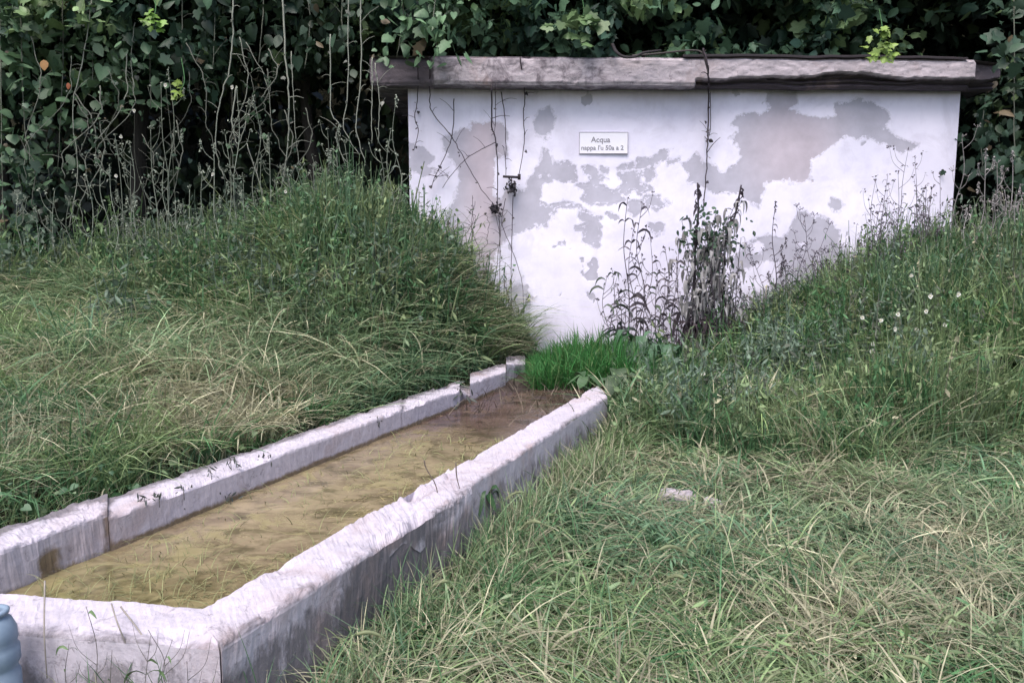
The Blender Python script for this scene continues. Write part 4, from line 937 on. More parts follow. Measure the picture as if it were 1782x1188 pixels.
# vines against the white wall
wv = lin(98, 88, 96) * .55
for path, r, lab, nl in [
    ([(727, 100), (727, 165), (722, 205), (728, 228), (720, 262)], .007, 'short vine with dark dried leaves down the left edge of the white wall', 12),
    ([(748, 98), (748, 165), (752, 195), (785, 237), (803, 268), (835, 325), (860, 357)], .007, 'long vine curving diagonally across the pink peeled patch', 3),
    ([(790, 172), (788, 228), (776, 268), (758, 305), (750, 328)], .007, 'dry stem bending down to the left across the upper left wall', 4),
    ([(856, 150), (856, 220), (862, 240), (866, 300), (865, 362)], .010, 'thick upright vine at the right edge of the pink peeled patch', 6),
    ([(862, 145), (862, 215), (859, 235)], .005, 'thin short vine alongside the thick upright one', 0),
    ([(872, 160), (878, 200), (880, 235), (880, 305)], .007, 'vine dropping straight to the rusty bracket', 2),
    ([(905, 100), (913, 160), (911, 200), (912, 250), (903, 305)], .008, 'thin vine hanging from the roof to the right end of the bracket', 5),
    ([(862, 248), (838, 260), (812, 276), (785, 305), (770, 327)], .006, 'side twig slanting down left from the thick upright vine', 4),
    ([(746, 304), (764, 307), (775, 305), (781, 311)], .005, 'little twig with a curled tip low on the upper left wall', 2),
    ([(868, 360), (870, 440), (869, 560)], .006, 'straight bare stem below the dark knot on the wall', 1),
    ([(893, 340), (890, 440), (890, 560)], .006, 'straight bare stem falling below the bracket', 1),
    ([(880, 345), (874, 390), (897, 450), (910, 505), (911, 590)], .005, 'thin stem slanting across the white wall below the bracket', 0),
    ([(1224, 84), (1232, 120), (1233, 165), (1232, 230), (1231, 250), (1229, 300), (1224, 362)], .012, 'straight dark vine down the middle of the wall from the roof to the tall weed', 18),
    ([(1236, 160), (1236, 225), (1230, 245)], .006, 'short second strand twined on the vine in the middle of the wall', 5)]:
    pts = []
    for q in path: pts.append(P(q[0], q[1], 9.40 if q[1] < 155 else 9.70 + (q[0] - 715) * .00018))
    vine('wall_vine', pts, r, lab, 'thin vines hanging down the white wall', nl, (.035, .07), wv * .8, wv, spread=.022, twigs=3, jit=.012)

# thin tangled stems low on the left part of the wall
for k, path in enumerate([
    [(830, 575), (838, 520), (815, 490), (822, 455), (846, 425), (850, 385), (842, 370)],
    [(842, 580), (841, 500), (842, 470), (838, 430)], [(796, 560), (790, 500), (800, 430), (815, 400), (828, 380), (812, 365)],
    [(775, 540), (773, 470), (790, 420), (778, 380)], [(868, 560), (846, 500), (850, 450), (870, 420), (862, 372)],
    [(850, 540), (862, 480), (872, 400), (882, 365)], [(812, 560), (830, 500), (860, 470)], [(885, 590), (884, 520), (874, 480)],
    [(760, 520), (768, 440), (790, 405), (800, 410)], [(905, 595), (893, 540), (880, 500), (875, 485)],
    [(826, 470), (835, 440), (822, 400), (826, 350)], [(805, 500), (820, 440), (822, 340)]]):
    base = path[0]; Y = 9.35 - .05 * (k % 4); BX = [830, 842, 796, 775, 868, 850, 812, 885, 760, 905, 826, 805]
    pts = [P(a, b, Y) for a, b in path]
    vine('bramble_twig', pts, .005, f'{"long" if len(path) > 5 else "thin"} tangled bramble twig, {nth(BX, base[0])} from the left against the lower white wall', 'bramble twigs against the lower left wall', 5, (.03, .06), lin(120, 120, 110) * .4, lin(120, 112, 112) * .5, spread=.04, twigs=5, jit=.03)

# ------------------------------------------------------------------ individual weeds
def weed(name, label, px, py_top, Y, py_base=None, group=None, cat='weed', col=DRYC, leafc=None, nst=1, leaf_len=(.1, .2), leaf_n=10, branch=4, heads='bud', spread=.15, r=.007, lean=0.0, headc=None, shape='lance', top_px=None):
    x0, _, ztop = P(px, py_top, Y); z0 = float(H(x0, Y)) - .03
    if py_base is not None: z0 = min(P(px, py_base, Y)[2], z0 + .3) if False else z0
    xt = P(top_px if top_px is not None else px + lean, py_top, Y)[0]
    t = thing(name, label, cat, (x0, Y, z0), group)
    gs, gl = Geo(), Geo(); tips = []
    Ht = ztop - z0
    for s in range(nst):
        f = 1 if s == 0 else random.uniform(.55, .95)
        bx = x0 + (0 if s == 0 else random.uniform(-spread, spread) * .5); by = Y + (0 if s == 0 else random.uniform(-.1, .1))
        ex = (xt if s == 0 else bx + random.uniform(-spread, spread)); ez = z0 + Ht * f
        wob = .03 + .02 * Ht
        path = smooth_path([(bx, by, z0)] + [(bx + (ex - bx) * q + random.uniform(-wob, wob), by + random.uniform(-wob, wob) * .6, z0 + (ez - z0) * q) for q in (.25, .5, .75)] + [(ex, by, ez)], 6)
        tube(gs, path, r * (1 if s == 0 else .8), col * random.uniform(.8, 1.2), 5, r * .35); tips.append(path[-1])
        for b in range(branch):
            i = random.randint(int(len(path) * .35), len(path) - 3); a = random.choice([random.uniform(-.7, .7), random.uniform(2.4, 3.9)])
            L = random.uniform(.10, .26) * min(1.2, max(.6, Ht)); d = np.array([math.cos(a) * L * .6, math.sin(a) * L * .5, L])
            bp = smooth_path([path[i], path[i] + d * np.array([.7, .7, .4]), path[i] + d], 4)
            tube(gs, bp, r * .5, col, 4, r * .22); tips.append(bp[-1])
        for b in range(leaf_n):
            i = random.randint(int(len(path) * .15), len(path) - 2); a = random.uniform(0, 6.28); L = random.uniform(*leaf_len) * (1.2 - .5 * i / len(path))
            d = np.array([math.cos(a), math.sin(a) * .7, 0]); p0 = path[i]
            lp = [p0, p0 + d * L * .4 + np.array([0, 0, L * .22]), p0 + d * L * .8 + np.array([0, 0, L * .05]), p0 + d * L + np.array([0, 0, -L * random.uniform(.1, .6)])]
            lc = (col if leafc is None else np.array(leafc)) * random.uniform(.6, 1.4)
            w = L * (.10 if shape == 'lance' else .22)
            ribbon(gl, smooth_path(lp, 2), w * np.array([.25, .8, 1, .95, .75, .45, .08]), lc, fold=.35)
    for p in tips:
        gh = Geo()
        if heads == 'bud': leaves(gh, np.array([p + np.array([random.gauss(0, .012), random.gauss(0, .012), random.gauss(.01, .012)]) for _ in range(4)]), .03, (col if headc is None else headc) * random.uniform(.8, 1.2), OV, pitch=(.5, .8))
        elif heads == 'umbel':
            for k in range(7):
                a = random.uniform(0, 6.28); e = p + np.array([math.cos(a) * .04, math.sin(a) * .04, random.uniform(.02, .06)])
                tube(gh, [p, (p + e) / 2, e], .002, col, 3); leaves(gh, np.array([e]), .018, col, OV)
        elif heads == 'flower':
            c = (col if headc is None else headc)
            for k in range(9):
                a = k / 9 * 6.28; d = np.array([math.cos(a) * .8, -.55, math.sin(a)]) * .024 * random.uniform(.6, 1.2)
                ribbon(gh, [p, p + d * .5, p + d], [.004, .012, .006], c, up=(0, -1, .3))
            tube(gh, [p + np.array([0, -.003, 0]), p + np.array([0, -.012, .002])], .007, c * np.array([1, .95, .75]), 7)
        elif heads == 'spike':
            for k in range(8):
                q = p - np.array([0, 0, k * .018]); leaves(gh, q[None] + RNG.normal(0, .006, (3, 3)), .025, col, OV, pitch=(.3, .6))
        if heads and gh.n: gh.build('flower_head' if heads == 'flower' else 'seed_head', M_PETAL if heads == 'flower' else M_DRY, t)
    gs.build('stem', M_DRY, t)
    if leaf_n: gl.build('foliage', M_DRY if leafc is None else M_LEAF, t)
    return t
dk = lin(100, 92, 102) * .6; dgr = lin(82, 88, 82) * .45
weed('tall_weed', 'leafy weed with drooping lance leaves left of the tallest weed by the wall', 1092, 345, 9.2, col=dk, leafc=dk * 1.1, leaf_n=12, nst=1, leaf_len=(.14, .30), r=.010)
weed('tall_weed', 'slender leafy weed with curled top close left of the tallest weed', 1118, 352, 9.1, col=dk, leafc=dk * 1.1, leaf_n=12, nst=1, leaf_len=(.12, .26), r=.009)
weed('tall_weed', 'short sparse weed immediately left of the tallest weed', 1157, 430, 9.2, col=dk, leafc=dk, leaf_n=9, nst=2, leaf_len=(.1, .2), r=.008)
weed('tall_weed', 'low weed with broad drooping leaves behind the bright green sedge', 1075, 505, 9.0, col=dk, leafc=lin(86, 96, 92) * .5, leaf_n=9, nst=2, leaf_len=(.2, .34), r=.009, spread=.3)
weed('tall_weed', 'thorny upright weed with stepped side twigs on the right part of the wall', 1368, 350, 9.35, top_px=1350, col=dk, leafc=dk, leaf_n=16, nst=1, branch=7, leaf_len=(.06, .15), r=.009, heads='spike')
weed('tall_weed', 'branching grey weed before the rounded grey patch on the wall', 1400, 378, 9.4, col=lin(120, 112, 126) * .55, leafc=dk * 1.2, leaf_n=8, nst=3, branch=6, leaf_len=(.06, .12), r=.007, spread=.5, heads='umbel')
weed('tall_weed', 'thin weed with forked twigs right of the rounded grey patch', 1450, 430, 9.4, col=lin(120, 112, 126) * .55, leafc=dk * 1.2, leaf_n=6, nst=3, branch=6, leaf_len=(.05, .1), r=.006, spread=.45, heads='umbel')
for k, (px, top, Y, lab) in enumerate([(1066, 470, 9.1, 'low leafy weed at the far left of the weeds before the wall'), (1102, 400, 9.0, 'leafy weed between the two slender drooping weeds'), (1132, 415, 9.2, 'curled leafy weed just right of the slender curled top weed'),
        (1145, 470, 9.0, 'short bushy weed at the left foot of the dense weed'), (1178, 450, 9.1, 'dark leafy weed touching the left side of the dense weed'), (1176, 520, 8.9, 'low dark weed at the very foot of the dense weed'),
        (1285, 470, 9.1, 'thin weed leaning right from the dense weed'), (1300, 520, 9.0, 'low grey weed just right of the dense weed'), (1335, 500, 9.2, 'low twiggy weed left of the thorny upright weed'), (1382, 450, 9.3, 'twiggy weed close right of the thorny upright weed'),
        (1425, 440, 9.3, 'grey weed crossing the rounded grey patch'), (1470, 470, 9.2, 'low forked weed at the edge of the right slope'), (1345, 560, 8.8, 'bushy low weed below the thorny upright weed'), (1400, 530, 8.9, 'bushy low weed below the rounded grey patch')]):
    weed('tall_weed', lab, px, top, Y, col=dk * (1 if px < 1300 else 1.3), leafc=dk * 1.1 if k % 3 else lin(96, 112, 92) * .6, leaf_n=12, nst=2 if px < 1200 else 3, branch=4, leaf_len=(.10, .24) if px < 1200 else (.06, .14), r=.008, spread=.25)
# the dense one: many stems wrapped with drying leaves
x0 = P(1222, 640, 9.0); zb = float(H(x0[0], 9.0)) - .03
t = thing('dense_weed', 'tallest densest dried weed clump with a green crown standing before the wall', 'weed', (x0[0], 9.0, zb))
gs, gl, gg = Geo(), Geo(), Geo()
for k in range(42):
    a = random.uniform(0, 6.28); rr = random.random() ** .5 * .34
    bx, by = x0[0] + math.cos(a) * rr, 9.0 + math.sin(a) * rr
    tp = P(random.uniform(1184, 1288), random.choice([random.uniform(400, 480), random.uniform(350, 440), random.uniform(430, 560)]), 9.0)
    path = smooth_path([(bx, by, zb), (bx + random.uniform(-.05, .05), by, zb + (tp[2] - zb) * .35), ((bx + tp[0]) / 2 + random.uniform(-.06, .06), by, zb + (tp[2] - zb) * .7), (tp[0], by, tp[2])], 7)
    tube(gs, path, .008, dk * random.uniform(.5, 1.1), 5, .003)
    for b in range(15):
        i = random.randint(3, len(path) - 1); a = random.uniform(0, 6.28); L = random.uniform(.07, .18); d = np.array([math.cos(a), math.sin(a), 0]); p0 = path[i]
        zr = (p0[2] - zb) / (P(1222, 330, 9.)[2] - zb)
        c = (lin(92, 82, 88) * .7 if zr < .34 else lin(165, 163, 165) * .75) * random.uniform(.6, 1.5)
        ribbon(gl, smooth_path([p0, p0 + d * L * .45 + np.array([0, 0, L * .1]), p0 + d * L * .6 - np.array([0, 0, L * .45]), p0 + d * L * .55 - np.array([0, 0, L])], 2), L * .15 * np.array([.2, .8, 1, 1, .8, .5, .1]), c, fold=.4)
tips = [(1214, 318, 1210), (1290, 322, 1262)]
for (ppx, ppy, bpx) in tips:
    e = P(ppx, ppy, 9.0); b0 = P(bpx, 430, 9.0)
    tube(gs, smooth_path([(b0[0], 9.0, zb + .3), b0, (b0 + e) / 2 + np.array([.02, 0, 0]), e], 6), .016, dk * .8, 6, .010)
    for k in range(26):
        f = random.random(); p0 = b0 * (1 - f) + e * f; L = random.uniform(.06, .14)
        ribbon(gl, smooth_path([p0, p0 + np.array([random.uniform(-.04, .04), -.02, -L * .5]), p0 + np.array([random.uniform(-.05, .05), -.03, -L])], 3), L * .14 * np.array([.3, .9, 1, .9, .7, .4, .1]), dk * random.uniform(.5, 1.1), fold=.4)
pg = np.array([P(random.gauss(1238, 24), random.gauss(415, 28), 9.0 + random.uniform(-.15, .1)) for _ in range(260)])
leaves(gg, pg, RNG.uniform(.04, .09, len(pg)), lin(84, 118, 92) * .5 * RNG.uniform(.5, 1.3, len(pg))[:, None], OV, pitch=(.4, .5), face=-1.57)
pg = np.array([P(random.gauss(1235, 24), random.uniform(400, 590), 9.0 + random.uniform(-.15, .15)) for _ in range(420)])
leaves(gg, pg, RNG.uniform(.04, .08, len(pg)), lin(120, 132, 112) * .55 * RNG.uniform(.4, 1.3, len(pg))[:, None], LN, pitch=(.2, .4), face=-1.57)
gs.build('stem', M_DRY, t); gl.build('dry_leaves', M_DRY, t); gg.build('green_leaves', M_LEAF, t)

# weeds in front of the right end of the wall
lt = lin(138, 130, 142) * .55
LR = [(1524, 312, 9.1), (1545, 305, 9.0), (1563, 302, 9.1), (1581, 258, 9.2), (1592, 275, 9.0), (1606, 330, 9.1), (1612, 325, 9.2), (1622, 328, 9.0), (1500, 395, 9.1), (1491, 390, 9.2), (1636, 305, 9.1), (1534, 350, 9.0), (1572, 340, 8.9), (1600, 360, 8.9), (1630, 380, 9.0), (1515, 420, 9.0), (1480, 440, 9.1), (1555, 390, 8.9), (1643, 400, 9.0)]
for k, (px, top, Y) in enumerate(LR):
    weed('dry_stalk', f'{"tall" if top < 345 else "short"} {"forked" if k % 2 else "single"} pale dried stalk, {nth([q[0] for q in LR], px)} from left before the white wall right end', px, top, Y, col=lt * random.uniform(.8, 1.15), leaf_n=5, nst=1 + (k % 2), branch=4, leaf_len=(.04, .10), r=.006, spread=.12, heads='bud', group='dry stalks before the right end of the wall')
LD = [(1674, 240, 9.6), (1716, 258, 9.0), (1735, 285, 9.1), (1762, 262, 9.0), (1684, 370, 8.8), (1728, 345, 8.9), (1748, 330, 8.9), (1776, 320, 8.8), (1700, 400, 8.8)]
for k, (px, top, Y) in enumerate(LD):
    weed('dead_stalk', f'{"tall" if top < 300 else "low"} pale dead stalk with tufted tip, {nth([q[0] for q in LD], px)} one right of the white wall corner', px, top, Y, col=lin(170, 165, 165) * .8, leaf_n=6, nst=1, branch=4, leaf_len=(.05, .12), r=.009, heads='spike' if k % 2 else 'umbel', group='dead stalks right of the wall')
# stalks in front of the left thicket
LL = [(200, 235, 8.9, 2), (225, 245, 9.0, 2), (262, 225, 8.9, 2), (280, 145, 9.0, 1), (292, 120, 9.0, 1), (178, 270, 8.9, 1), (150, 305, 8.9, 1), (190, 285, 8.8, 1), (330, 330, 8.8, 1), (352, 300, 8.9, 1), (372, 250, 8.9, 1), (392, 235, 8.9, 2), (412, 155, 9.0, 2), (440, 165, 9.0, 1), (468, 240, 9.0, 1), (305, 350, 8.7, 1), (235, 340, 8.8, 1), (120, 350, 8.8, 1), (95, 330, 8.9, 1), (60, 360, 8.8, 1), (30, 340, 8.9, 1), (570, 225, 9.0, 2), (590, 215, 9.0, 1), (600, 250, 8.9, 1), (680, 225, 9.0, 1), (690, 165, 9.1, 1), (545, 290, 8.8, 1), (250, 380, 8.7, 1), (420, 330, 8.8, 1), (500, 300, 8.9, 1), (660, 260, 9.0, 1)]
for k, (px, top, Y, n) in enumerate(LL):
    weed('thicket_stalk', f'{"tall" if top < 260 else "low"} {"forked" if n > 1 else "grey"} dead stalk, {nth([q[0] for q in LL], px)} from the left before the dark thicket', px, top, Y, col=lin(154, 162, 148) * .85 * random.uniform(.7, 1.1), leaf_n=7, nst=n, branch=4, leaf_len=(.05, .13), r=.008, spread=.25, heads=['bud', 'spike', 'umbel'][k % 3], group='dead stalks before the left thicket', leafc=lin(110, 120, 108) * .75)

# flowers
WHT = np.array([.75, .75, .70])
lbl_w = 'small white clover-like flower among the dark leaves on the right slope'
FW = [(1500, 552), (1562, 546), (1585, 480), (1611, 541), (1618, 515), (1643, 565), (1667, 512), (1652, 586), (1617, 595), (1594, 573), (1518, 598), (1516, 610), (1557, 572), (1595, 612), (1532, 557), (1224, 650), (1594, 656)]
for k, (px, py) in enumerate(FW):
    Y = 6.9 if py > 500 else 7.6
    weed('white_flower', f'small white flower on the dark right slope, {nth([q[0] + q[1] * .001 for q in FW], px + py * .001)} from the left' if px > 1300 else 'single white flower in the grass below the dense weed', px, py, Y, col=lin(90, 110, 84) * .5, headc=WHT, leaf_n=4, branch=0, leaf_len=(.04, .08), r=.003, heads='flower', cat='flower', leafc=G1, group='white flowers on the right slope' if px > 1300 else None)
weed('yellow_flower', 'single orange yellow flower at the foot of the dense weed', 1258, 595, 8.6, col=G1, headc=np.array([.75, .40, .02]), leaf_n=3, branch=0, leaf_len=(.04, .08), r=.003, heads='flower', cat='flower', leafc=G1)
lbl_p = 'tiny pale flower speck on a stem before the left thicket'
LP_ = [(288, 148), (234, 193), (211, 238), (203, 306), (371, 303), (404, 152), (497, 333), (567, 343), (490, 365), (555, 383)]
for (px, py) in LP_:
    weed('pale_flower', f'tiny pale flower before the dark left thicket, {nth([q[0] for q in LP_], px)} from the left', px, py, 8.7, col=DRYC, headc=WHT * .8, leaf_n=2, branch=0, leaf_len=(.04, .08), r=.003, heads='flower', cat='flower', group='pale flowers before the left thicket')
weed('dandelion_clock', 'round pale seed head in the grass at the lower left', 115, 750, 4.6, col=G1, headc=WHT * .75, leaf_n=2, branch=0, leaf_len=(.04, .08), r=.003, heads='flower', cat='flower', leafc=G1)

# bright leaf sprays
def spray(label, px, py, Y, n, sz, c, sp):
    t = thing('leaf_spray', label, 'leaf spray', P(px, py, Y)); g = Geo()
    p = np.array([P(px + random.gauss(0, sp[0]), py + random.gauss(0, sp[1]), Y + random.uniform(-.06, .06)) for _ in range(n)])
    leaves(g, p, RNG.uniform(*sz, n), np.array(c) * RNG.uniform(.75, 1.25, n)[:, None], LB, pitch=(.7, .4), face=-1.57, facejit=.5); g.build('foliage', M_LEAF, t)
    g = Geo(); tube(g, smooth_path([P(px, py - 60, Y + .5), P(px + 6, py - 20, Y + .15), P(px, py, Y + .02)], 5), .006, G2, 5); g.build('stem', M_DRY, t)
spray('lime green leaf spray high in the left thicket', 265, 34, 8.75, 16, (.06, .13), (.16, .30, .05), (12, 9))
spray('yellow green pair of small leaf rosettes below the lime spray', 315, 158, 8.9, 10, (.05, .09), (.18, .27, .05), (7, 12))
spray('lime yellow spray of lobed leaves above the right half of the roof', 1530, 76, 9.2, 30, (.06, .13), (.20, .30, .07), (19, 14))
spray('light green spray of big leaves over the middle of the roof', 1010, 38, 9.4, 26, (.13, .24), (.10, .17, .07), (26, 17))
for px, py, c, lab in ((76, 112, (.30, .15, .04), 'hanging orange brown leaf in the dark at the upper left'), (118, 152, (.28, .08, .03), 'small rust red leaf tip below the orange one')):
    t = thing('dead_leaf', lab, 'leaf', P(px, py, 8.9)); g = Geo(); leaves(g, P(px, py - 8, 8.9)[None], .13 if px < 100 else .08, c, OV, pitch=(0, .1), face=-1.57, facejit=.1); g.build('leaf', M_LEAF, t)

# bright green sedge clump at the outflow end
t = thing('sedge_clump', 'vivid emerald tuft of fine sedge between the trough end and the wall', 'sedge', (*Gp(1040, 665, .15)[:2], .1)); g = Geo()
n = 9000; px = RNG.uniform(915, 1170, n); dd = RNG.uniform(7.3, 8.8, n)
X = (px - CX) / F * dd; k = (px > 925) & (px < 1165); X = X[k]; dd = dd[k]; n = len(X)
r = np.stack([X, dd, np.full(n, .16) + 0.06 * RNG.random(n)], 1)
blades(g, r, RNG.uniform(.26, .70, n) * (.6 + .8 * vn(X, dd, 3.5, 2, 5.)) * (1 - .45 * np.abs((X / dd * F + CX - 1060) / 130)), RNG.uniform(.004, .008, n), RNG.normal(.1, .22, n), RNG.uniform(0, 1.0, n), (np.array([.05, .20, .05]) + (RNG.random(n) < .25)[:, None] * np.array([.08, .03, .03])) * RNG.uniform(.55, 1.3, n)[:, None], 5)
g.build('blades', M_GRASS, t)
# broad leaf plants
def broad(label, px, py, Y, n, L, c, z0=None):
    b = P(px, py, Y); z0 = float(H(b[0], Y)) if z0 is None else z0
    t = thing('broad_leaf_plant', label, 'plant', (b[0], Y, z0)); g = Geo(); s = Geo()
    for k in range(n):
        a = k / n * 6.28 + random.uniform(-.3, .3); l = L * random.uniform(.7, 1.1); d = np.array([math.cos(a), math.sin(a), 0]); p0 = np.array([b[0], Y, z0])
        top = b[2] - z0; pth = smooth_path([p0, p0 + d * l * .25 + np.array([0, 0, top * random.uniform(.6, 1)]), p0 + d * l * .8 + np.array([0, 0, top * random.uniform(.7, 1.05)]), p0 + d * l * 1.2 + np.array([0, 0, top * .6])], 3)
        tube(s, pth[:4], .005, np.array(c) * .8, 4)
        ribbon(g, pth[3:], l * .30 * np.array([.2, .8, 1, .95, .75, .5, .05]), np.array(c) * random.uniform(.7, 1.3), up=(0, 0, 1), fold=.15)
    s.build('stem', M_LEAF, t); g.build('foliage', M_LEAF, t)
broad('broad leaved dock growing where the sedge meets the right trough wall', 1020, 650, 6.9, 6, .2, (.07, .14, .06), .2)
broad('leafy dock in the shade between the sedge and the dense weed', 1110, 580, 8.3, 10, .28, (.08, .17, .09))
broad('leafy dock just left of the foot of the dense weed', 1150, 600, 7.8, 9, .26, (.08, .16, .09))
broad('low broad plant pressed against the far right corner of the trough', 1085, 650, 6.9, 8, .26, (.06, .10, .05))
broad('green dock beside the broken middle of the right trough wall', 835, 850, 4.0, 8, .12, (.06, .14, .055))
broad('shaded broad leaved plant at the right edge of the picture', 1740, 620, 6.6, 9, .34, (.07, .11, .08))
broad('broad grey green plant among the white flowers', 1640, 640, 7.0, 8, .26, (.08, .10, .09))
broad('dock leaves behind the top of the left trough wall', 235, 855, 3.9, 8, .14, (.05, .12, .05))

for lab, px, py, t_ in [('small dark fern tuft on the left trough rim nearest the dock leaves', 250, 868, -3.02), ('tiny hanging weed on the left rim beside the dark fern tuft', 275, 862, -2.99), ('dark sprig on the left rim below the middle of the bank', 318, 850, -3.0),
        ('pair of little leaves on the left rim before the dark clump', 365, 822, -3.03), ('dark leaf clump growing from the left trough rim', 400, 800, -3.03), ('small sprig at the waterline of the left trough wall', 396, 862, -2.97), ('dark tuft on the left rim near its straight joint', 465, 795, -3.02),
        ('moss tuft on the left rim just before the straight joint', 655, 728, -3.0), ('hanging weed at the break of the left trough wall', 800, 680, -2.98)]:
    b = on_line(px, t_); z_ = P(px, py, b[1])[2]; t = thing('rim_weed', lab, 'weed', (b[0], b[1], z_)); g = Geo(); n = 16; bg_ = 3.2 if px > 790 else 1.3
    leaves(g, np.array([b[0], b[1], z_]) + RNG.normal(0, .016 * bg_, (n, 3)), RNG.uniform(.018, .04, n) * bg_, np.array([.07, .085, .075]) * RNG.uniform(.5, 1.4, n)[:, None], LN, pitch=(.2, .6), face=-1.0); g.build('foliage', M_LEAF, t)
    g = Geo(); tube(g, smooth_path([(b[0], b[1] + .01, z_), (b[0] + .012, b[1] - .015, z_ + .01), (b[0] + .02, b[1] - .03, z_ - .05)], 4), .002, (.08, .08, .07), 4); g.build('stem', M_DRY, t)
# barley-like grass ears standing out of the meadow
lbl_e = 'pale green bearded grass ear arching over the meadow'
def ear_mesh():
    gs, gh = Geo(), Geo()
    path = smooth_path([(0, 0, 0), (.02, 0, .16), (.07, 0, .26), (.13, 0, .29)], 6); tube(gs, path, .0018, G3, 4, .0012)
    hp = smooth_path([(.13, 0, .29), (.17, 0, .295), (.21, 0, .28), (.24, 0, .255)], 4)
    tube(gh, hp, np.array([.003, .006, .0075, .008, .008, .008, .0075, .007, .0065, .006, .005, .003, .0015]), (.27, .31, .17), 6)
    for k in range(34):
        i = random.randint(0, len(hp) - 2); a = random.uniform(0, 6.28); d = (hp[i + 1] - hp[i]); d = d / np.linalg.norm(d)
        e = hp[i] + d * .035 + np.array([0, math.cos(a), math.sin(a)]) * .014; ribbon(gh, [hp[i], (hp[i] + e) / 2, e], [.0012, .001, .0004], (.34, .36, .22), up=(0, 1, .2))
    return gs, gh
gs, gh = ear_mesh(); root = thing('grass_ear', lbl_e, 'grass ear', (0, 0, 0), 'bearded grass ears in the meadow')
a = gs.build('stem', M_GRASS, root, local=True); b = gh.build('seed_head', M_GRASS, root, local=True)
def dup(o):
    c = o.copy(); C.objects.link(c)
    for ch in (a, b):
        d = ch.copy(); C.objects.link(d); d.parent = c
    return c
spots = [(1210, 935), (1390, 890), (1260, 935), (850, 1030), (1430, 945), (1650, 860), (1700, 1000), (1330, 1015), (1240, 1060), (1480, 1070), (900, 1110), (780, 900), (1000, 960), (640, 1120), (1550, 1010), (1620, 1120), (1100, 1010), (1760, 930), (1380, 1150), (1500, 1130), (1050, 1130), (1150, 745), (820, 970), (700, 1010), (940, 880), (1600, 960), (1730, 1090), (560, 1130)]
for i, (px, py) in enumerate(spots):
    q = Gp(px, py, .18); o = root if i == 0 else dup(root)
    o['label'] = f'pale bearded grass ear over the meadow, {nth([p_[0] for p_ in spots], px)} from the left, {"in the far grass" if py < 950 else "in the near grass"}'
    s = random.uniform(.7, 1.15); o.scale = (s, s, s)
    an = random.uniform(-.9, .9) + (math.pi if random.random() < .3 else 0)
    o.location = (q[0], q[1], float(H(q[0], q[1])) - .02); o.rotation_euler = (random.uniform(-.2, .2), random.uniform(-.1, .3), an)

EW = [(150, 1055, 2.12), (258, 1095, 2.13), (262, 1105, 2.1), (300, 1112, 2.12), (195, 1130, 2.08), (120, 1120, 2.1), (325, 1150, 2.08)]
for k, (px, top, Y) in enumerate(EW):
    weed('end_wall_weed', f'thin weed stem before the near end wall, {nth([q[0] for q in EW], px)} from the left', px, top, Y, col=lin(130, 128, 120) * .6, leafc=G1 * .8, leaf_n=5, branch=3, leaf_len=(.03, .08), r=.0022, heads=None, group='weed stems before the near end wall')
# stones in the grass
def stone(label, px, py, sx, sy, sz, c, seed):
    q = Gp(px, py, .05); g = Geo(); n, m = 14, 22; V = np.zeros((n, m, 3))
    for i in range(n):
        th = math.pi * i / (n - 1)
        for j in range(m):
            ph = 2 * math.pi * j / m; v = Vector((math.sin(th) * math.cos(ph), math.sin(th) * math.sin(ph), math.cos(th)))
            r = 1 + .35 * noise.noise(v * 1.6 + Vector((seed, 0, 0))) + .12 * noise.noise(v * 5)
            V[i, j] = (q[0] + v.x * sx * r, q[1] + v.y * sy * r, .02 + max(-.6, min(.75, v.z)) * sz * r)
    ii, jj = np.meshgrid(np.arange(n - 1), np.arange(m), indexing='ij'); ii = ii.ravel(); jj = jj.ravel(); kk = (jj + 1) % m
    g.add(V.reshape(-1, 3), np.stack([ii * m + jj, (ii + 1) * m + jj, (ii + 1) * m + kk, ii * m + kk], 1), None, c)
    tag(g.build('stone', M_SLAB), label, 'stone')
stone('flat pale concrete lump half buried in dry grass', 1178, 872, .14, .10, .13, (.15, 0, 0), 2.); stone('small white stone beside the flat concrete lump', 1240, 882, .07, .06, .10, (.3, 0, 0), 5.)

# rusty bracket on the wall
x_, z_ = px2wall(890, 310); yb = float(wall_y(x_))
t = thing('wall_bracket', 'rusty iron bracket with a dark tangled clump hanging under it', 'bracket', (x_, yb, z_))
g = Geo(); tube(g, [(x_ - .11, yb - .10, z_ + .01), (x_ + .11, yb - .10, z_)], .016, (.05, .042, .05), 8); tube(g, [(x_ - .03, yb + .01, z_), (x_ - .03, yb - .11, z_)], .012, (.05, .04, .045), 8); tube(g, [(x_ + .10, yb - .10, z_ - .03), (x_ + .10, yb - .10, z_ + .04)], .02, (.05, .04, .045), 8); g.build('bar', M_DRY, t)
g = Geo(); cl = np.array([x_ + .01, yb - .1, z_ - .11]); leaves(g, cl + RNG.normal(0, .035, (60, 3)), .05, (.05, .045, .055), OV); tube(g, [(x_, yb - .1, z_), (x_ + .01, yb - .1, z_ - .15)], .008, (.05, .04, .05)); g.build('clump', M_DRY, t)
x_, z_ = px2wall(863, 361); t = thing('twig_knot', 'dark knot of dried leaves on the wall where the vines end', 'twig knot', (x_, yb - .1, z_)); g = Geo(); leaves(g, np.array([x_, yb - .1, z_]) + RNG.normal(0, .03, (50, 3)), .05, (.04, .035, .045), OV); g.build('clump', M_DRY, t)

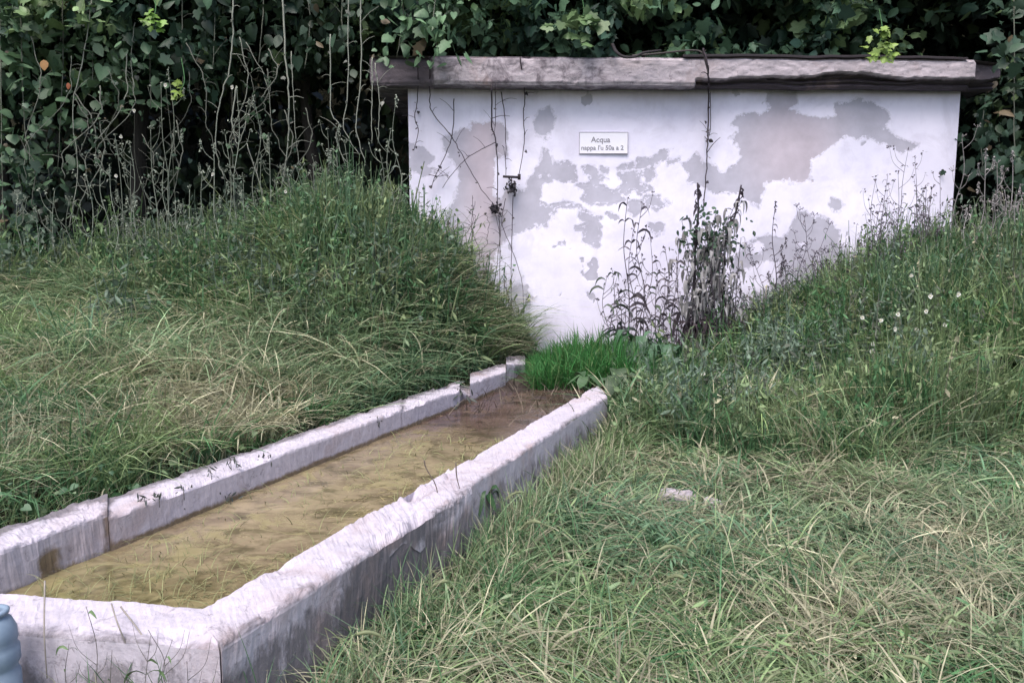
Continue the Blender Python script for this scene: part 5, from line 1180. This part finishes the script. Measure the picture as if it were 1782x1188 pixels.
# old root hooked over the roof edge
t = thing('roof_root', 'dark looped root hanging over the roof edge above the sign', 'root', P(1080, 90, 9.4)); g = Geo()
tube(g, smooth_path([P(1066, 78, 9.6), P(1072, 90, 9.42), P(1085, 99, 9.40), P(1105, 99, 9.40), P(1120, 92, 9.42), P(1150, 88, 9.5)], 6), .022, (.05, .045, .05), 7, .012)
tube(g, smooth_path([P(1100, 97, 9.42), P(1140, 94, 9.42), P(1200, 88, 9.45), P(1222, 92, 9.42), P(1228, 110, 9.40), P(1232, 126, 9.40)], 6), .012, (.09, .08, .08), 6, .008); g.build('stem', M_DRY, t)

# twigs leaning on the trough
for (pts, lab) in [([(738, 800), (742, 815), (760, 850), (761, 900)], 'bent dark twig hooked over the right trough wall'), ([(793, 805), (795, 830), (800, 850)], 'short stub of twig on the right trough wall'),
                   ([(194, 1050), (205, 1085), (228, 1140)], 'dry stem leaning on the near end wall'), ([(210, 1055), (250, 1110), (256, 1150)], 'second dry stem leaning on the near end wall'), ([(78, 1010), (77, 1100), (82, 1180)], 'pale upright reed in front of the near end wall')]:
    Y = 3.6 if pts[0][0] > 600 else 2.2
    p3 = [P(a, b, Y + (.12 if i == 0 and pts[0][0] < 600 else 0)) for i, (a, b) in enumerate(pts)]
    tt = thing('twig', lab, 'twig', p3[0]); g = Geo(); tube(g, smooth_path(p3, 6), .004 if Y > 3 else .0028, (.16, .13, .11) if Y > 3 else (.33, .30, .27), 6, .002); g.build('stem', M_DRY, tt)

# pale blue plastic jug at the left edge
M_BLUE, nt_, b_ = newmat('pale_blue_plastic'); b_.inputs['Roughness'].default_value = .45
tc_ = nt_.nodes.new('ShaderNodeTexCoord'); n_ = nz(nt_, 8, 4, tc_.outputs['Object']); nt_.links.new(ramp(nt_, n_.outputs['Fac'], [(.3, (.15, .21, .29)), (.7, (.25, .32, .41))]).outputs[0], b_.inputs['Base Color'])
jb = P(-14, 1063, 2.12); t = thing('plastic_jug', 'pale blue plastic jug with an open neck at the near end of the trough', 'jug', (jb[0], jb[1], float(H(jb[0], jb[1]))))
def lathe(g, cx, cy, prof, n=32):
    V = np.array([[(cx + r * math.cos(2 * math.pi * j / n), cy + r * math.sin(2 * math.pi * j / n), z) for j in range(n)] for r, z in prof]); m = len(prof)
    i, j = np.meshgrid(np.arange(m - 1), np.arange(n), indexing='ij'); i = i.ravel(); j = j.ravel(); k = (j + 1) % n
    g.add(V.reshape(-1, 3), np.stack([i * n + j, i * n + k, (i + 1) * n + k, (i + 1) * n + j], 1), None, (1, 1, 1))
zt = jb[2]; z0 = float(H(jb[0], jb[1]))
g = Geo(); lathe(g, jb[0], jb[1], [(.001, z0), (.055, z0), (.062, z0 + .02), (.062, zt - .20), (.055, zt - .185), (.056, zt - .175), (.064, zt - .16), (.064, zt - .12), (.056, zt - .105), (.062, zt - .09), (.060, zt - .06), (.048, zt - .03), (.036, zt - .018)]); g.build('body', M_BLUE, t)
g = Geo(); lathe(g, jb[0], jb[1], [(.036, zt - .022), (.036, zt - .012), (.044, zt - .010), (.045, zt), (.040, zt + .004), (.030, zt + .003), (.027, zt - .004), (.027, zt - .12), (.001, zt - .12)]); g.build('neck', M_BLUE, t)
